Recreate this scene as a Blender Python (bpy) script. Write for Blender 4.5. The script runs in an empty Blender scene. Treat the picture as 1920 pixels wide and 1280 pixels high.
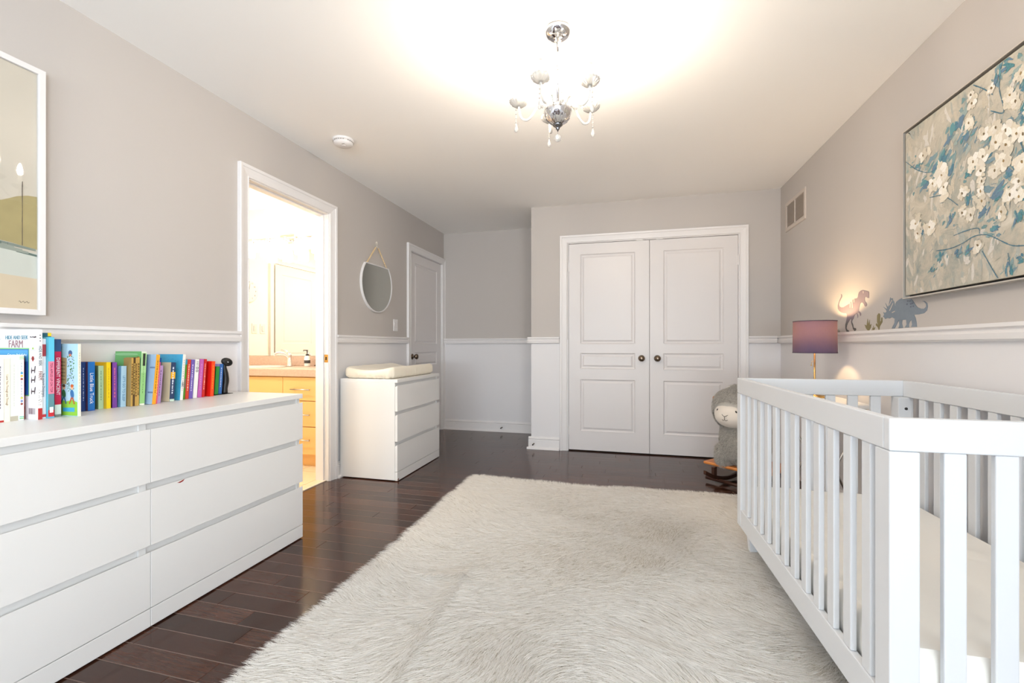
import bpy, bmesh, math, random
import numpy as np
from mathutils import Vector, Matrix
random.seed(7)
R = math.radians
C = bpy.context.scene.collection
sc = bpy.context.scene

# ------------------------------------------------------------------ camera
cam = bpy.data.cameras.new('camera'); co = bpy.data.objects.new('camera', cam); C.objects.link(co)
cam.sensor_width = 36; cam.lens = 837/1920*36; cam.shift_y = 7/1920; cam.clip_start = .02
co.location = (0, 0, 1.045); co.rotation_euler = (R(90), 0, math.atan(215/837))
sc.camera = co
# ------------------------------------------------------------------ world, exposure, daylight
w = bpy.data.worlds.new('sky'); sc.world = w; w.use_nodes = True
w.node_tree.nodes['Background'].inputs[0].default_value = (.82, .9, 1, 1)
w.node_tree.nodes['Background'].inputs[1].default_value = 1.2
vs = sc.view_settings
sc.display_settings.display_device = 'sRGB'
vs.view_transform = 'Standard'; vs.look = 'None'; vs.gamma = 1; vs.use_curve_mapping = False
vs.exposure = -0.28
cy = sc.cycles
cy.use_denoising = True; cy.max_bounces = 10; cy.diffuse_bounces = 7; cy.glossy_bounces = 5
cy.transmission_bounces = 8; cy.transparent_max_bounces = 12; cy.caustics_reflective = False; cy.caustics_refractive = False
cy.sample_clamp_indirect = 6
try: cy.denoiser = 'OPENIMAGEDENOISE'
except Exception: pass
def area(name, loc, rot, sx, sy, power, col):
    l = bpy.data.lights.new(name, 'AREA'); l.shape = 'RECTANGLE'; l.size = sx; l.size_y = sy; l.energy = power; l.color = col
    o = bpy.data.objects.new(name, l); C.objects.link(o); o.location = loc; o.rotation_euler = rot
    o['label'] = 'daylight entering through the window'; o['category'] = 'light'; return o
# daylight just outside the two windows behind the camera, plus added ceiling uplights
for _x in (-1.25, .35):
    area('window_daylight', (_x, -4.52, 1.5), (R(94), 0, 0), 1.25, 1.25, 30, (.82, .92, 1))
    area('window_daylight', (_x, -4.54, 1.0), (R(140), 0, 0), 1.25, .7, 130, (.84, .93, 1))  # added uplight, tilted to brighten the ceiling
# added lamps at the invented side window: fill for dresser, left wall, ceiling
area('window_daylight', (1.44, -2.0, 1.5), (R(92), 0, R(90)), 1.7, 1.25, 72, (.84, .93, 1))
area('window_daylight', (1.46, -2.0, 1.05), (R(135), 0, R(90)), 1.7, .7, 130, (.86, .94, 1))

# ------------------------------------------------------------------ helpers
def lin(c):
    return tuple(((x/255)/12.92 if x/255 <= .04045 else (((x/255)+.055)/1.055)**2.4) for x in c)
_m = {}
def mat(name, rgb, rough=.5, metal=0, spec=.5, emit=None, es=0, bump=0, bscale=50, coat=0, trans=0, ior=1.45, sheen=0, vary=0, vscale=4):
    if name in _m: return _m[name]
    m = bpy.data.materials.new(name); m.use_nodes = True; nt = m.node_tree; b = nt.nodes['Principled BSDF']
    c = lin(rgb) + (1,)
    b.inputs['Base Color'].default_value = c; b.inputs['Roughness'].default_value = rough
    b.inputs['Metallic'].default_value = metal; b.inputs['Specular IOR Level'].default_value = spec
    b.inputs['Coat Weight'].default_value = coat; b.inputs['Transmission Weight'].default_value = trans
    b.inputs['IOR'].default_value = ior; b.inputs['Sheen Weight'].default_value = sheen
    if emit: b.inputs['Emission Color'].default_value = lin(emit)+(1,); b.inputs['Emission Strength'].default_value = es
    tc = nt.nodes.new('ShaderNodeTexCoord')
    if vary:
        n = nt.nodes.new('ShaderNodeTexNoise'); n.inputs['Scale'].default_value = vscale; n.inputs['Detail'].default_value = 5
        nt.links.new(tc.outputs['Object'], n.inputs['Vector'])
        mx = nt.nodes.new('ShaderNodeMix'); mx.data_type = 'RGBA'
        mx.inputs['A'].default_value = tuple(x*(1-vary) for x in c[:3])+(1,); mx.inputs['B'].default_value = tuple(min(1, x*(1+vary)) for x in c[:3])+(1,)
        nt.links.new(n.outputs['Fac'], mx.inputs['Factor']); nt.links.new(mx.outputs['Result'], b.inputs['Base Color'])
    if bump:
        n = nt.nodes.new('ShaderNodeTexNoise'); n.inputs['Scale'].default_value = bscale; n.inputs['Detail'].default_value = 4
        nt.links.new(tc.outputs['Object'], n.inputs['Vector'])
        bp = nt.nodes.new('ShaderNodeBump'); bp.inputs['Strength'].default_value = bump; bp.inputs['Distance'].default_value = .01
        nt.links.new(n.outputs['Fac'], bp.inputs['Height']); nt.links.new(bp.outputs['Normal'], b.inputs['Normal'])
    _m[name] = m; return m

class MB:
    def __init__(s): s.v = []; s.f = []; s.mi = []; s.xf = None
    def add(s, vs, fs, mi=0):
        k = len(s.v)
        if s.xf: vs = [tuple(s.xf @ Vector(p)) for p in vs]
        s.v += [tuple(p) for p in vs]; s.f += [tuple(i+k for i in f) for f in fs]; s.mi += [mi]*len(fs); return s
    def box(s, x0, x1, y0, y1, z0, z1, mi=0):
        return s.add([(x0,y0,z0),(x1,y0,z0),(x1,y1,z0),(x0,y1,z0),(x0,y0,z1),(x1,y0,z1),(x1,y1,z1),(x0,y1,z1)],
            [(0,3,2,1),(4,5,6,7),(0,1,5,4),(1,2,6,5),(2,3,7,6),(3,0,4,7)], mi)
    def grid(s, rows, close_u=False, close_v=False, mi=0, caps=False):
        n = len(rows); m = len(rows[0]); vs = [p for r in rows for p in r]; fs = []
        for i in range(n if close_v else n-1):
            for j in range(m if close_u else m-1):
                a = i*m+j; b = i*m+(j+1) % m; c = ((i+1) % n)*m+(j+1) % m; d = ((i+1) % n)*m+j
                fs.append((a, b, c, d))
        if caps: fs.append(tuple(reversed(range(m)))); fs.append(tuple((n-1)*m+j for j in range(m)))
        return s.add(vs, fs, mi)
    def lathe(s, prof, c=(0,0,0), n=24, mi=0, ax='z', caps=True, flute=0, nf=0):
        rows = []
        for r, h in prof:
            row = []
            for k in range(n):
                a = 2*math.pi*k/n; rr = r*(1+flute*math.cos(nf*a)) if flute else r
                x, y = rr*math.cos(a), rr*math.sin(a)
                p = (x, y, h) if ax == 'z' else ((h, x, y) if ax == 'x' else (y, h, x))
                row.append((c[0]+p[0], c[1]+p[1], c[2]+p[2]))
            rows.append(row)
        return s.grid(rows, close_u=True, mi=mi, caps=caps)
    def tube(s, pts, r, n=8, mi=0, caps=True):
        pts = [Vector(p) for p in pts]; rows = []; nrm = None
        for i, p in enumerate(pts):
            t = (pts[min(i+1, len(pts)-1)]-pts[max(i-1, 0)]).normalized()
            if nrm is None:
                nrm = t.orthogonal().normalized()
            nrm = (nrm - t*nrm.dot(t)).normalized(); bn = t.cross(nrm)
            rr = r[i] if isinstance(r, (list, tuple)) else r
            rows.append([tuple(p+nrm*rr*math.cos(2*math.pi*k/n)+bn*rr*math.sin(2*math.pi*k/n)) for k in range(n)])
        return s.grid(rows, close_u=True, mi=mi, caps=caps)
    def prism(s, poly, w0, w1, f, mi=0):   # poly in (u,v), extruded w0..w1, f maps (u,v,w)->xyz
        n = len(poly)
        vs = [f(u, v, w0) for u, v in poly]+[f(u, v, w1) for u, v in poly]
        fs = [tuple(range(n)), tuple(range(2*n-1, n-1, -1))]+[(i, (i+1) % n, n+(i+1) % n, n+i) for i in range(n)]
        return s.add(vs, fs, mi)
    def sweep(s, path, prof, f, closed=False, mi=0):  # path (u,v); prof (off,depth); mitred
        n = len(path); rows = []
        for i in range(n):
            p = Vector(path[i])
            a = Vector(path[i-1]) if (i > 0 or closed) else None; b = Vector(path[(i+1) % n]) if (i < n-1 or closed) else None
            d0 = (p-a).normalized() if a is not None else None; d1 = (b-p).normalized() if b is not None else None
            if d0 is None: d0 = d1
            if d1 is None: d1 = d0
            n0 = Vector((-d0.y, d0.x)); n1 = Vector((-d1.y, d1.x)); m = (n0+n1); m = m/(max(1e-6, m.dot(n0)))
            rows.append([f(p.x+m.x*o, p.y+m.y*o, d) for o, d in prof])
        return s.grid(rows, close_u=True, close_v=closed, mi=mi, caps=not closed)
    def build(s, name, mats, parent=None, smooth=False, bevel=0, loc=None, seg=2, auto=None, sub=0):
        me = bpy.data.meshes.new(name); me.from_pydata(s.v, [], s.f); me.update()
        if not isinstance(mats, (list, tuple)): mats = [mats]
        for m in mats: me.materials.append(m)
        me.polygons.foreach_set('material_index', s.mi)
        bm = bmesh.new(); bm.from_mesh(me); bmesh.ops.recalc_face_normals(bm, faces=bm.faces); bm.to_mesh(me); bm.free()
        if smooth: me.polygons.foreach_set('use_smooth', [True]*len(me.polygons))
        o = bpy.data.objects.new(name, me); C.objects.link(o)
        if parent: o.parent = parent
        if loc: o.location = loc
        if bevel:
            b = o.modifiers.new('bevel', 'BEVEL'); b.width = bevel; b.segments = seg; b.limit_method = 'ANGLE'; b.angle_limit = R(40)
        if sub:
            q = o.modifiers.new('sub', 'SUBSURF'); q.levels = sub; q.render_levels = sub
        return o
def curve(pts, n=6):
    P = [Vector(p) for p in pts]; P = [P[0]*2-P[1]]+P+[P[-1]*2-P[-2]]; o = []
    for i in range(1, len(P)-2):
        for k in range(n):
            t = k/n; a, b_, c, d = P[i-1], P[i], P[i+1], P[i+2]
            o.append(.5*((2*b_)+(c-a)*t+(2*a-5*b_+4*c-d)*t*t+(3*b_-a-3*c+d)*t**3))
    return o+[P[-2]]
def thing(name, label, cat, loc=(0,0,0), rz=0, group=None):
    o = bpy.data.objects.new(name, None); C.objects.link(o); o.location = loc; o.rotation_euler = (0,0,rz); o.empty_display_size = .1
    tag(o, label, cat, group); return o
def tag(o, label, cat, group=None):
    o['label'] = label; o['category'] = cat
    if group: o['group'] = group
    return o
def struct(o): o['kind'] = 'structure'; return o
def copy_tree(o, parent=None):
    c = o.copy(); C.objects.link(c); c.parent = parent
    for ch in list(o.children): copy_tree(ch, c)
    return c
def text(s, name, m, parent, size, M, depth=.0003, ax='CENTER', squeeze=1, bold=0):
    cu = bpy.data.curves.new(name, 'FONT'); cu.body = s; cu.size = size; cu.align_x = ax; cu.align_y = 'CENTER'; cu.extrude = depth; cu.offset = 0
    cu.resolution_u = 3
    t = bpy.data.objects.new(name, cu); C.objects.link(t); dg = bpy.context.evaluated_depsgraph_get(); dg.update()
    me = bpy.data.meshes.new_from_object(t.evaluated_get(dg)); bpy.data.objects.remove(t); bpy.data.curves.remove(cu)
    me.transform(Matrix.Diagonal((squeeze, 1, 1, 1))); me.transform(M); me.materials.clear(); me.materials.append(m)
    o = bpy.data.objects.new(name, me); C.objects.link(o); o.parent = parent; return o
def axes(ex, ey, ez, org=(0,0,0)):
    return Matrix(((ex[0],ey[0],ez[0],org[0]),(ex[1],ey[1],ez[1],org[1]),(ex[2],ey[2],ez[2],org[2]),(0,0,0,1)))
def ellipse(u, v, a, b, ang=0, n=14):
    ca, sa = math.cos(ang), math.sin(ang)
    return [(u+a*math.cos(t)*ca-b*math.sin(t)*sa, v+a*math.cos(t)*sa+b*math.sin(t)*ca) for t in [2*math.pi*i/n for i in range(n)]]
def noise2(seed, k=10, fmin=.5, fmax=3):
    rg = np.random.RandomState(seed); F = rg.uniform(fmin, fmax, k); A = rg.uniform(0, 6.283, k); P = rg.uniform(0, 6.283, k)
    def f(x, y):
        return sum(np.sin(F[i]*6.283*(x*np.cos(A[i])+y*np.sin(A[i]))+P[i]) for i in range(k))/math.sqrt(k)
    return f
def strands(name, P, D, U, Ln, W, m, parent, seed=1, segs=3, lift=.62):
    """ribbons: roots P, lay direction D (unit), up U, length Ln, width W: one mesh"""
    rg = np.random.RandomState(seed); N = len(P)
    lat = np.cross(D, U); lat /= np.linalg.norm(lat, axis=1)[:, None]+1e-9
    tw = rg.uniform(-.9, .9, N)[:, None]; lat = lat*np.cos(tw)+U*np.sin(tw)
    verts = np.zeros((N, 2*segs+1, 3), np.float32)
    for k in range(segs+1):
        t = k/segs
        c = P+D*(Ln*t**1.4*.92)[:, None]+U*(Ln*t*(1-.5*t)*lift)[:, None]
        if k < segs:
            wd = (W*(1-.75*t))[:, None]*.5
            verts[:, 2*k] = c-lat*wd; verts[:, 2*k+1] = c+lat*wd
        else: verts[:, 2*segs] = c
    nv = 2*segs+1; loops = []
    base = np.arange(N)[:, None]*nv
    q = np.concatenate([base+np.array([2*k, 2*k+1, 2*k+3, 2*k+2])[None] for k in range(segs-1)]+[base+np.array([2*segs-2, 2*segs-1, 2*segs])[None]], axis=1)
    cnt = [4]*(segs-1)+[3]; tot = np.tile(np.array(cnt), N); idx = q.reshape(-1)
    me = bpy.data.meshes.new(name); me.vertices.add(N*nv); me.vertices.foreach_set('co', verts.reshape(-1))
    me.loops.add(len(idx)); me.loops.foreach_set('vertex_index', idx.astype(np.int32))
    me.polygons.add(len(tot)); st = np.concatenate([[0], np.cumsum(tot)[:-1]]); me.polygons.foreach_set('loop_start', st.astype(np.int32))
    try: me.polygons.foreach_set('loop_total', tot.astype(np.int32))
    except Exception: pass
    me.polygons.foreach_set('use_smooth', np.ones(len(tot), bool)); me.update(); me.materials.append(m)
    o = bpy.data.objects.new(name, me); C.objects.link(o)
    if parent: o.parent = parent
    return o

# ------------------------------------------------------------------ materials
white_trim = mat('white_trim', (226, 224, 224), .38, spec=.4)
wains = mat('white_wainscot_paint', (224, 223, 225), .5, spec=.35)
greige = mat('greige_wall_paint', (189, 184, 180), .62, spec=.3, bump=.03, bscale=260)
ceil_m = mat('ceiling_paint', (251, 250, 248), .75, spec=.2, bump=.03, bscale=200)
door_m = mat('white_door_paint', (219, 216, 216), .34, spec=.4)
chrome = mat('chrome', (225, 225, 228), .07, 1)
bronze = mat('aged_bronze', (120, 106, 92), .28, 1)
steel = mat('brushed_nickel', (190, 188, 184), .3, 1)
lacq = mat('white_foil', (230, 230, 229), .36, spec=.45)
lacq_in = mat('white_foil_shadow_gap', (226, 226, 222), .5)
cribw = mat('white_crib_enamel', (216, 219, 223), .55, spec=.2)
black = mat('black_paint', (16, 16, 17), .4)
glassm = mat('clear_glass', (255, 255, 255), .02, trans=1, ior=1.5)
TREX = [(3.2811,1.3718),(3.2667,1.3659),(3.2645,1.3522),(3.2811,1.3388),(3.2994,1.3237),(3.3082,1.3075),(3.303,1.2952),(3.2775,1.2863),(3.2453,1.2847),(3.2124,1.2918),(3.1728,1.2994),(3.1462,1.3109),(3.12,1.3227),(3.1071,1.3246),(3.0754,1.3236),(3.066,1.3298),(3.0616,1.3434),(3.0536,1.3565),(3.0322,1.3639),(3.0081,1.365),(2.9815,1.3573),(2.944,1.3484),(2.94,1.3405),(2.94,1.3113),(2.9583,1.3141),(2.9669,1.3195),(2.9815,1.3216),(2.9873,1.3125),(2.9844,1.2986),(2.9698,1.2881),(2.9623,1.2784),(2.964,1.2696),(2.9756,1.2654),(2.9873,1.27),(2.9962,1.2814),(3.0081,1.2908),(3.0261,1.2943),(3.0382,1.2883),(3.0431,1.2779),(3.0505,1.263),(3.0554,1.2478),(3.0322,1.2353),(3.0273,1.2273),(3.0322,1.2153),(3.0413,1.2236),(3.0407,1.2288),(3.0616,1.239),(3.0729,1.236),(3.0629,1.2203),(3.0629,1.211),(3.0716,1.2059),(3.0691,1.2145),(3.0804,1.234),(3.0912,1.2316),(3.1071,1.2216),(3.1168,1.2047),(3.1298,1.1975),(3.1363,1.1866),(3.1233,1.17),(3.1168,1.1507),(3.0912,1.1459),(3.0848,1.1384),(3.1007,1.1295),(3.1103,1.1346),(3.1233,1.1429),(3.1298,1.1576),(3.1429,1.1773),(3.1475,1.1888),(3.1429,1.1998),(3.1561,1.207),(3.1695,1.1948),(3.1864,1.1827),(3.2,1.1669),(3.2055,1.1508),(3.1966,1.1406),(3.1762,1.1351),(3.1728,1.1252),(3.2,1.1244),(3.2124,1.1379),(3.2207,1.1513),(3.2221,1.1712),(3.2124,1.1905),(3.2034,1.2097),(3.1986,1.2291),(3.2069,1.2427),(3.2453,1.2471),(3.2775,1.2543),(3.3067,1.2666),(3.323,1.2815),(3.3253,1.2988),(3.3178,1.3152),(3.2994,1.3372),(3.2811,1.3523),(3.276,1.3635)]
TRIC = [(2.7965,1.1976),(2.7864,1.2081),(2.7965,1.2215),(2.7799,1.2166),(2.764,1.2211),(2.768,1.2305),(2.795,1.2495),(2.7715,1.2392),(2.7567,1.2352),(2.7739,1.2672),(2.7542,1.2447),(2.7455,1.2495),(2.73,1.2933),(2.7195,1.2854),(2.7087,1.287),(2.7063,1.2746),(2.697,1.2697),(2.6868,1.2364),(2.6923,1.2221),(2.7063,1.215),(2.6923,1.218),(2.6854,1.2336),(2.6854,1.2551),(2.6762,1.265),(2.6513,1.2746),(2.6247,1.2798),(2.5945,1.2749),(2.5568,1.269),(2.5404,1.2573),(2.5203,1.2353),(2.5045,1.2228),(2.4812,1.2148),(2.4583,1.2129),(2.4434,1.2214),(2.4453,1.2336),(2.4583,1.2445),(2.4735,1.2496),(2.4546,1.2478),(2.436,1.2364),(2.4316,1.2204),(2.4379,1.2041),(2.4583,1.1923),(2.4967,1.1893),(2.5323,1.1899),(2.5203,1.1729),(2.5143,1.1551),(2.5104,1.1313),(2.5547,1.1331),(2.5465,1.1441),(2.5527,1.1672),(2.5671,1.1578),(2.5734,1.1453),(2.5713,1.1312),(2.6052,1.1325),(2.5902,1.1461),(2.5945,1.1695),(2.6247,1.1699),(2.6291,1.1557),(2.6204,1.1305),(2.6603,1.1301),(2.6491,1.1461),(2.6558,1.1703),(2.6671,1.1575),(2.69,1.1304),(2.7181,1.1314),(2.6923,1.1588),(2.69,1.1802),(2.7158,1.1898),(2.7348,1.1841),(2.7567,1.1882),(2.7764,1.1838),(2.7864,1.1927)]
AGAVE = [(2.9873,1.1639),(2.9658,1.1563),(2.9543,1.1954),(2.944,1.162),(2.9315,1.1881),(2.9315,1.1585),(2.9148,1.1636),(2.9214,1.1432),(2.9383,1.1269),(2.9525,1.1274),(2.9727,1.1422)]
TUFT = [(2.9159,1.1289),(2.902,1.1337),(2.9075,1.1427),(2.8965,1.1388),(2.8938,1.1539),(2.8883,1.1391),(2.8748,1.1444),(2.8829,1.1301),(2.8993,1.1272)]
CACTUS = [(2.8403,1.1258),(2.8455,1.1403),(2.8694,1.1557),(2.8641,1.1656),(2.8445,1.1546),(2.8561,1.1724),(2.8561,1.207),(2.8455,1.2149),(2.8376,1.2187),(2.8246,1.2107),(2.8272,1.171),(2.8169,1.1761),(2.8143,1.1944),(2.8041,1.1924),(2.8041,1.1698),(2.8298,1.1455),(2.834,1.1256)]
TUFT2 = [(3.3426,1.1266),(3.3441,1.1335),(3.329,1.1296),(3.3253,1.1483),(3.3178,1.1344),(3.3104,1.1512),(3.3067,1.1358),(3.2957,1.1406),(3.2935,1.1253)]
STRIPES = [[(3.1628,1.3044),(3.1528,1.3034),(3.1561,1.2747),(3.1614,1.2752)],[(3.1409,1.3136),(3.1298,1.3157),(3.1278,1.2708),(3.1343,1.2713)],[(3.1135,1.3237),(3.1058,1.3238),(3.1071,1.3024),(3.1123,1.3023)],[(3.0063,1.3541),(3.0009,1.3596),(2.998,1.3516),(3.0009,1.3428)]]
FRILL = [[(2.7148,1.2795),(2.711,1.2778),(2.7372,1.2515),(2.7406,1.2532)],[(2.7063,1.2611),(2.7026,1.2594),(2.7324,1.2237),(2.7368,1.2254)],[(2.7158,1.2143),(2.6877,1.2204),(2.6877,1.2163),(2.7134,1.2109)]]
SPOTS = [(2.5797,1.2598),(2.563,1.2582),(2.586,1.2449),(2.5568,1.2436),(2.5425,1.2453),(2.556,1.2296),(2.5364,1.2305)]
FLOWERS = [(0.594,0.527,0.026),(0.551,0.558,0.022),(0.612,0.642,0.026),(0.657,0.691,0.022),(0.635,0.608,0.022),(0.531,0.71,0.016),(0.496,0.56,0.025),(0.551,0.504,0.029),(0.594,0.477,0.023),(0.585,0.424,0.031),(0.49,0.478,0.027),(0.546,0.404,0.027),(0.442,0.477,0.03),(0.264,0.492,0.039),(0.278,0.437,0.028),(0.209,0.475,0.025),(0.088,0.333,0.03),(0.187,0.292,0.027),(0.104,0.284,0.024),(0.384,0.375,0.022),(0.48,0.352,0.021),(0.485,0.387,0.017),(0.384,0.298,0.019),(0.43,0.276,0.022),(0.485,0.313,0.022),(0.612,0.296,0.024),(0.648,0.277,0.021),(0.575,0.247,0.02),(0.639,0.495,0.022),(0.665,0.483,0.022),(0.464,0.152,0.021),(0.436,0.705,0.02),(0.43,0.741,0.015),(0.661,0.39,0.029),(0.143,0.625,0.025),(0.419,0.638,0.022),(0.48,0.429,0.02),(0.648,0.329,0.02)]
LEAVES = [(0.603,0.746,0.03,-20),(0.648,0.542,0.037,30),(0.36,0.666,0.035,60),(0.278,0.578,0.046,50),(0.216,0.529,0.038,0),(0.556,0.322,0.035,10),(0.665,0.286,0.029,-20),(0.496,0.48,0.024,20),(0.612,0.379,0.019,-30),(0.546,0.2,0.024,0),(0.258,0.146,0.02,60),(0.413,0.141,0.019,40),(0.36,0.144,0.015,50),(0.603,0.042,0.019,70),(0.665,0.643,0.022,70),(0.674,0.435,0.018,80),(0.419,0.452,0.03,10),(0.143,0.498,0.03,10),(0.323,0.489,0.026,60),(0.648,0.204,0.022,80),(0.408,0.592,0.029,40),(0.496,0.27,0.024,30),(0.143,0.284,0.02,40),(0.419,0.343,0.02,60),(0.536,0.534,0.019,40),(0.648,0.064,0.016,30),(0.096,0.594,0.02,10),(0.323,0.293,0.021,60),(0.202,0.1,0.013,40),(0.556,0.743,0.023,80)]
BRANCHES = [[(0.674,0.106),(0.621,0.117),(0.575,0.143),(0.536,0.167),(0.496,0.185),(0.442,0.19),(0.384,0.177),(0.31,0.171),(0.23,0.179)],[(0.336,0.219),(0.396,0.222),(0.464,0.217),(0.474,0.194)],[(0.187,0.421),(0.258,0.408),(0.31,0.377),(0.36,0.335)],[(0.566,0.737),(0.566,0.683),(0.585,0.596),(0.526,0.63)],[(0.442,0.772),(0.496,0.726),(0.536,0.684)],[(0.014,0.647),(0.112,0.568),(0.216,0.529),(0.297,0.588)],[(0.485,0.127),(0.526,0.063),(0.561,0.01)],[(0.652,0.467),(0.669,0.408),(0.665,0.352)],[(0.603,0.095),(0.612,0.048),(0.612,0.018)]]
# ================================================================== ROOM SHELL
XL, XR, YB, YC, XC, YF, ZC = -2.222, 1.325, 5.21, 4.435, -.938, -4.4, 2.44
ZR = 1.10            # paint line behind the chair rail
def wall(name, boxes):   # boxes (x0,x1,y0,y1,z0,z1) split at the paint line
    b = MB()
    for x0, x1, y0, y1, z0, z1 in boxes:
        if z0 < ZR < z1: b.box(x0, x1, y0, y1, z0, ZR, 1); b.box(x0, x1, y0, y1, ZR, z1, 0)
        else: b.box(x0, x1, y0, y1, z0, z1, 0 if z0 >= ZR else 1)
    return struct(b.build(name, [greige, wains]))
T = .115
wall('wall_left', [(XL-T, XL, YF, 2.214, 0, ZC), (XL-T, XL, 2.214, 2.985, 2.062, ZC), (XL-T, XL, 2.985, 4.305, 0, ZC), (XL-T, XL, 4.305, 5.155, 2.05, ZC), (XL-T, XL, 5.155, YB+.1, 0, ZC)])
wall('wall_right', [(XR, XR+.1, YF, -2.9, 0, ZC), (XR, XR+.1, -2.9, -1.1, 0, .85), (XR, XR+.1, -2.9, -1.1, 2.15, ZC), (XR, XR+.1, -1.1, YC+.1, 0, ZC)])
wall('wall_back', [(XL, XC+.1, YB, YB+.1, 0, ZC)])
wall('wall_closet', [(XC, -.568, YC, YC+.1, 0, ZC), (-.568, .99, YC, YC+.1, 2.058, ZC), (.99, XR, YC, YC+.1, 0, ZC)])
wall('wall_closet_side', [(XC, XC+.1, YC+.1, YB, 0, ZC)])
WY0 = YF-.12
wins = [(-1.9, -.6), (-.3, 1.0)]
wall('wall_front', [(XL-T, XR+.1, WY0, YF, 0, .85), (XL-T, XR+.1, WY0, YF, 2.15, ZC), (XL-T, -1.9, WY0, YF, .85, 2.15), (-.6, -.3, WY0, YF, .85, 2.15), (1.0, XR+.1, WY0, YF, .85, 2.15)])
cb = MB(); cb.box(XL-.1, XR+.1, YF, YB+.1, ZC, ZC+.08); struct(cb.build('ceiling', ceil_m))
for i, (a, c) in enumerate(wins):
    b = MB(); f = lambda u, v, q: (u, YF-.06+q, v)
    b.sweep([(a, .85), (c, .85), (c, 2.15), (a, 2.15)], [(0, 0), (.05, 0), (.05, .05), (0, .05)], f, closed=True)
    b.box((a+c)/2-.02, (a+c)/2+.02, YF-.06, YF-.02, .88, 2.12)
    b.sweep([(a, .85), (c, .85), (c, 2.15), (a, 2.15)], [(-.07, .062), (0, .062), (0, .078), (-.07, .078)], f, closed=True)
    struct(b.build('window_%d' % (i+1), white_trim))

b = MB(); f = lambda u, v, q: (XR+.05-q, u, v)
b.sweep([(-2.9, .85), (-1.1, .85), (-1.1, 2.15), (-2.9, 2.15)], [(0, 0), (.05, 0), (.05, .05), (0, .05)], f, closed=True); b.box(XR+.01, XR+.05, -2.02, -1.98, .88, 2.12)
b.sweep([(-2.9, .85), (-1.1, .85), (-1.1, 2.15), (-2.9, 2.15)], [(-.07, .052), (0, .052), (0, .068), (-.07, .068)], f, closed=True); struct(b.build('window_3', white_trim))  # side window invented to let in fill for dresser and left wall

# floor: dark hardwood planks running across the room, each with eased edges
def floor_mat():
    m = bpy.data.materials.new('dark_hardwood'); m.use_nodes = True; nt = m.node_tree; b = nt.nodes['Principled BSDF']
    g = nt.nodes.new('ShaderNodeNewGeometry'); r = nt.nodes.new('ShaderNodeValToRGB')
    r.color_ramp.elements[0].color = lin((50, 30, 22))+(1,); r.color_ramp.elements[1].color = lin((78, 48, 36))+(1,)
    e = r.color_ramp.elements.new(.5); e.color = lin((62, 36, 26))+(1,)
    nt.links.new(g.outputs['Random Per Island'], r.inputs['Fac'])
    tc = nt.nodes.new('ShaderNodeTexCoord'); mp = nt.nodes.new('ShaderNodeMapping'); mp.inputs['Scale'].default_value = (2.5, 38, 1)
    nt.links.new(tc.outputs['Object'], mp.inputs['Vector'])
    n = nt.nodes.new('ShaderNodeTexNoise'); n.inputs['Scale'].default_value = 3; n.inputs['Detail'].default_value = 8; n.inputs['Roughness'].default_value = .65
    nt.links.new(mp.outputs['Vector'], n.inputs['Vector'])
    gr = nt.nodes.new('ShaderNodeValToRGB'); gr.color_ramp.elements[0].position = .3; gr.color_ramp.elements[1].position = .72
    gr.color_ramp.elements[0].color = (.5, .5, .5, 1); gr.color_ramp.elements[1].color = (1.3, 1.27, 1.25, 1)
    nt.links.new(n.outputs['Fac'], gr.inputs['Fac'])
    mx = nt.nodes.new('ShaderNodeMix'); mx.data_type = 'RGBA'; mx.blend_type = 'MULTIPLY'; mx.inputs['Factor'].default_value = 1
    nt.links.new(r.outputs['Color'], mx.inputs['A']); nt.links.new(gr.outputs['Color'], mx.inputs['B']); nt.links.new(mx.outputs['Result'], b.inputs['Base Color'])
    b.inputs['Roughness'].default_value = .15; b.inputs['Specular IOR Level'].default_value = .38
    bp = nt.nodes.new('ShaderNodeBump'); bp.inputs['Strength'].default_value = .05; bp.inputs['Distance'].default_value = .003
    nt.links.new(n.outputs['Fac'], bp.inputs['Height']); nt.links.new(bp.outputs['Normal'], b.inputs['Normal'])
    return m
fl = MB(); rg = random.Random(3); pw = .088; y = 1.185-pw*64
bev = .0014
while y < YB:
    x = XL-.1-rg.random()*.8
    while x < XR:
        L = rg.uniform(.35, 1.25)
        x0, x1 = x+.0002, x+L-.0002; y0, y1 = y+.0002, y+pw-.0002
        if x1 > XL-.02:
            x0c, x1c = max(x0, XL-.03), min(x1, XR+.05)
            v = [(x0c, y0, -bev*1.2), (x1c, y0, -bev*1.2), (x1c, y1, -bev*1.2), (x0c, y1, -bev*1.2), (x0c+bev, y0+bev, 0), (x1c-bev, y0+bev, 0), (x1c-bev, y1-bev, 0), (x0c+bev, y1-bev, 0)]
            fl.add(v, [(4,5,6,7), (1,2,6,5), (2,3,7,6)]); fl.add(v, [(0,1,5,4), (3,0,4,7)], 2)  # near and left bevels lighter: caught light painted into their colour
        x += L
    y += pw
fl.box(XL-.03, XR+.05, YF, YB+.05, -.05, -.004, 1)
fo = fl.build('floor', [floor_mat(), black, mat('plank_seam', (116, 98, 88), .4)]); struct(fo)

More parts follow.
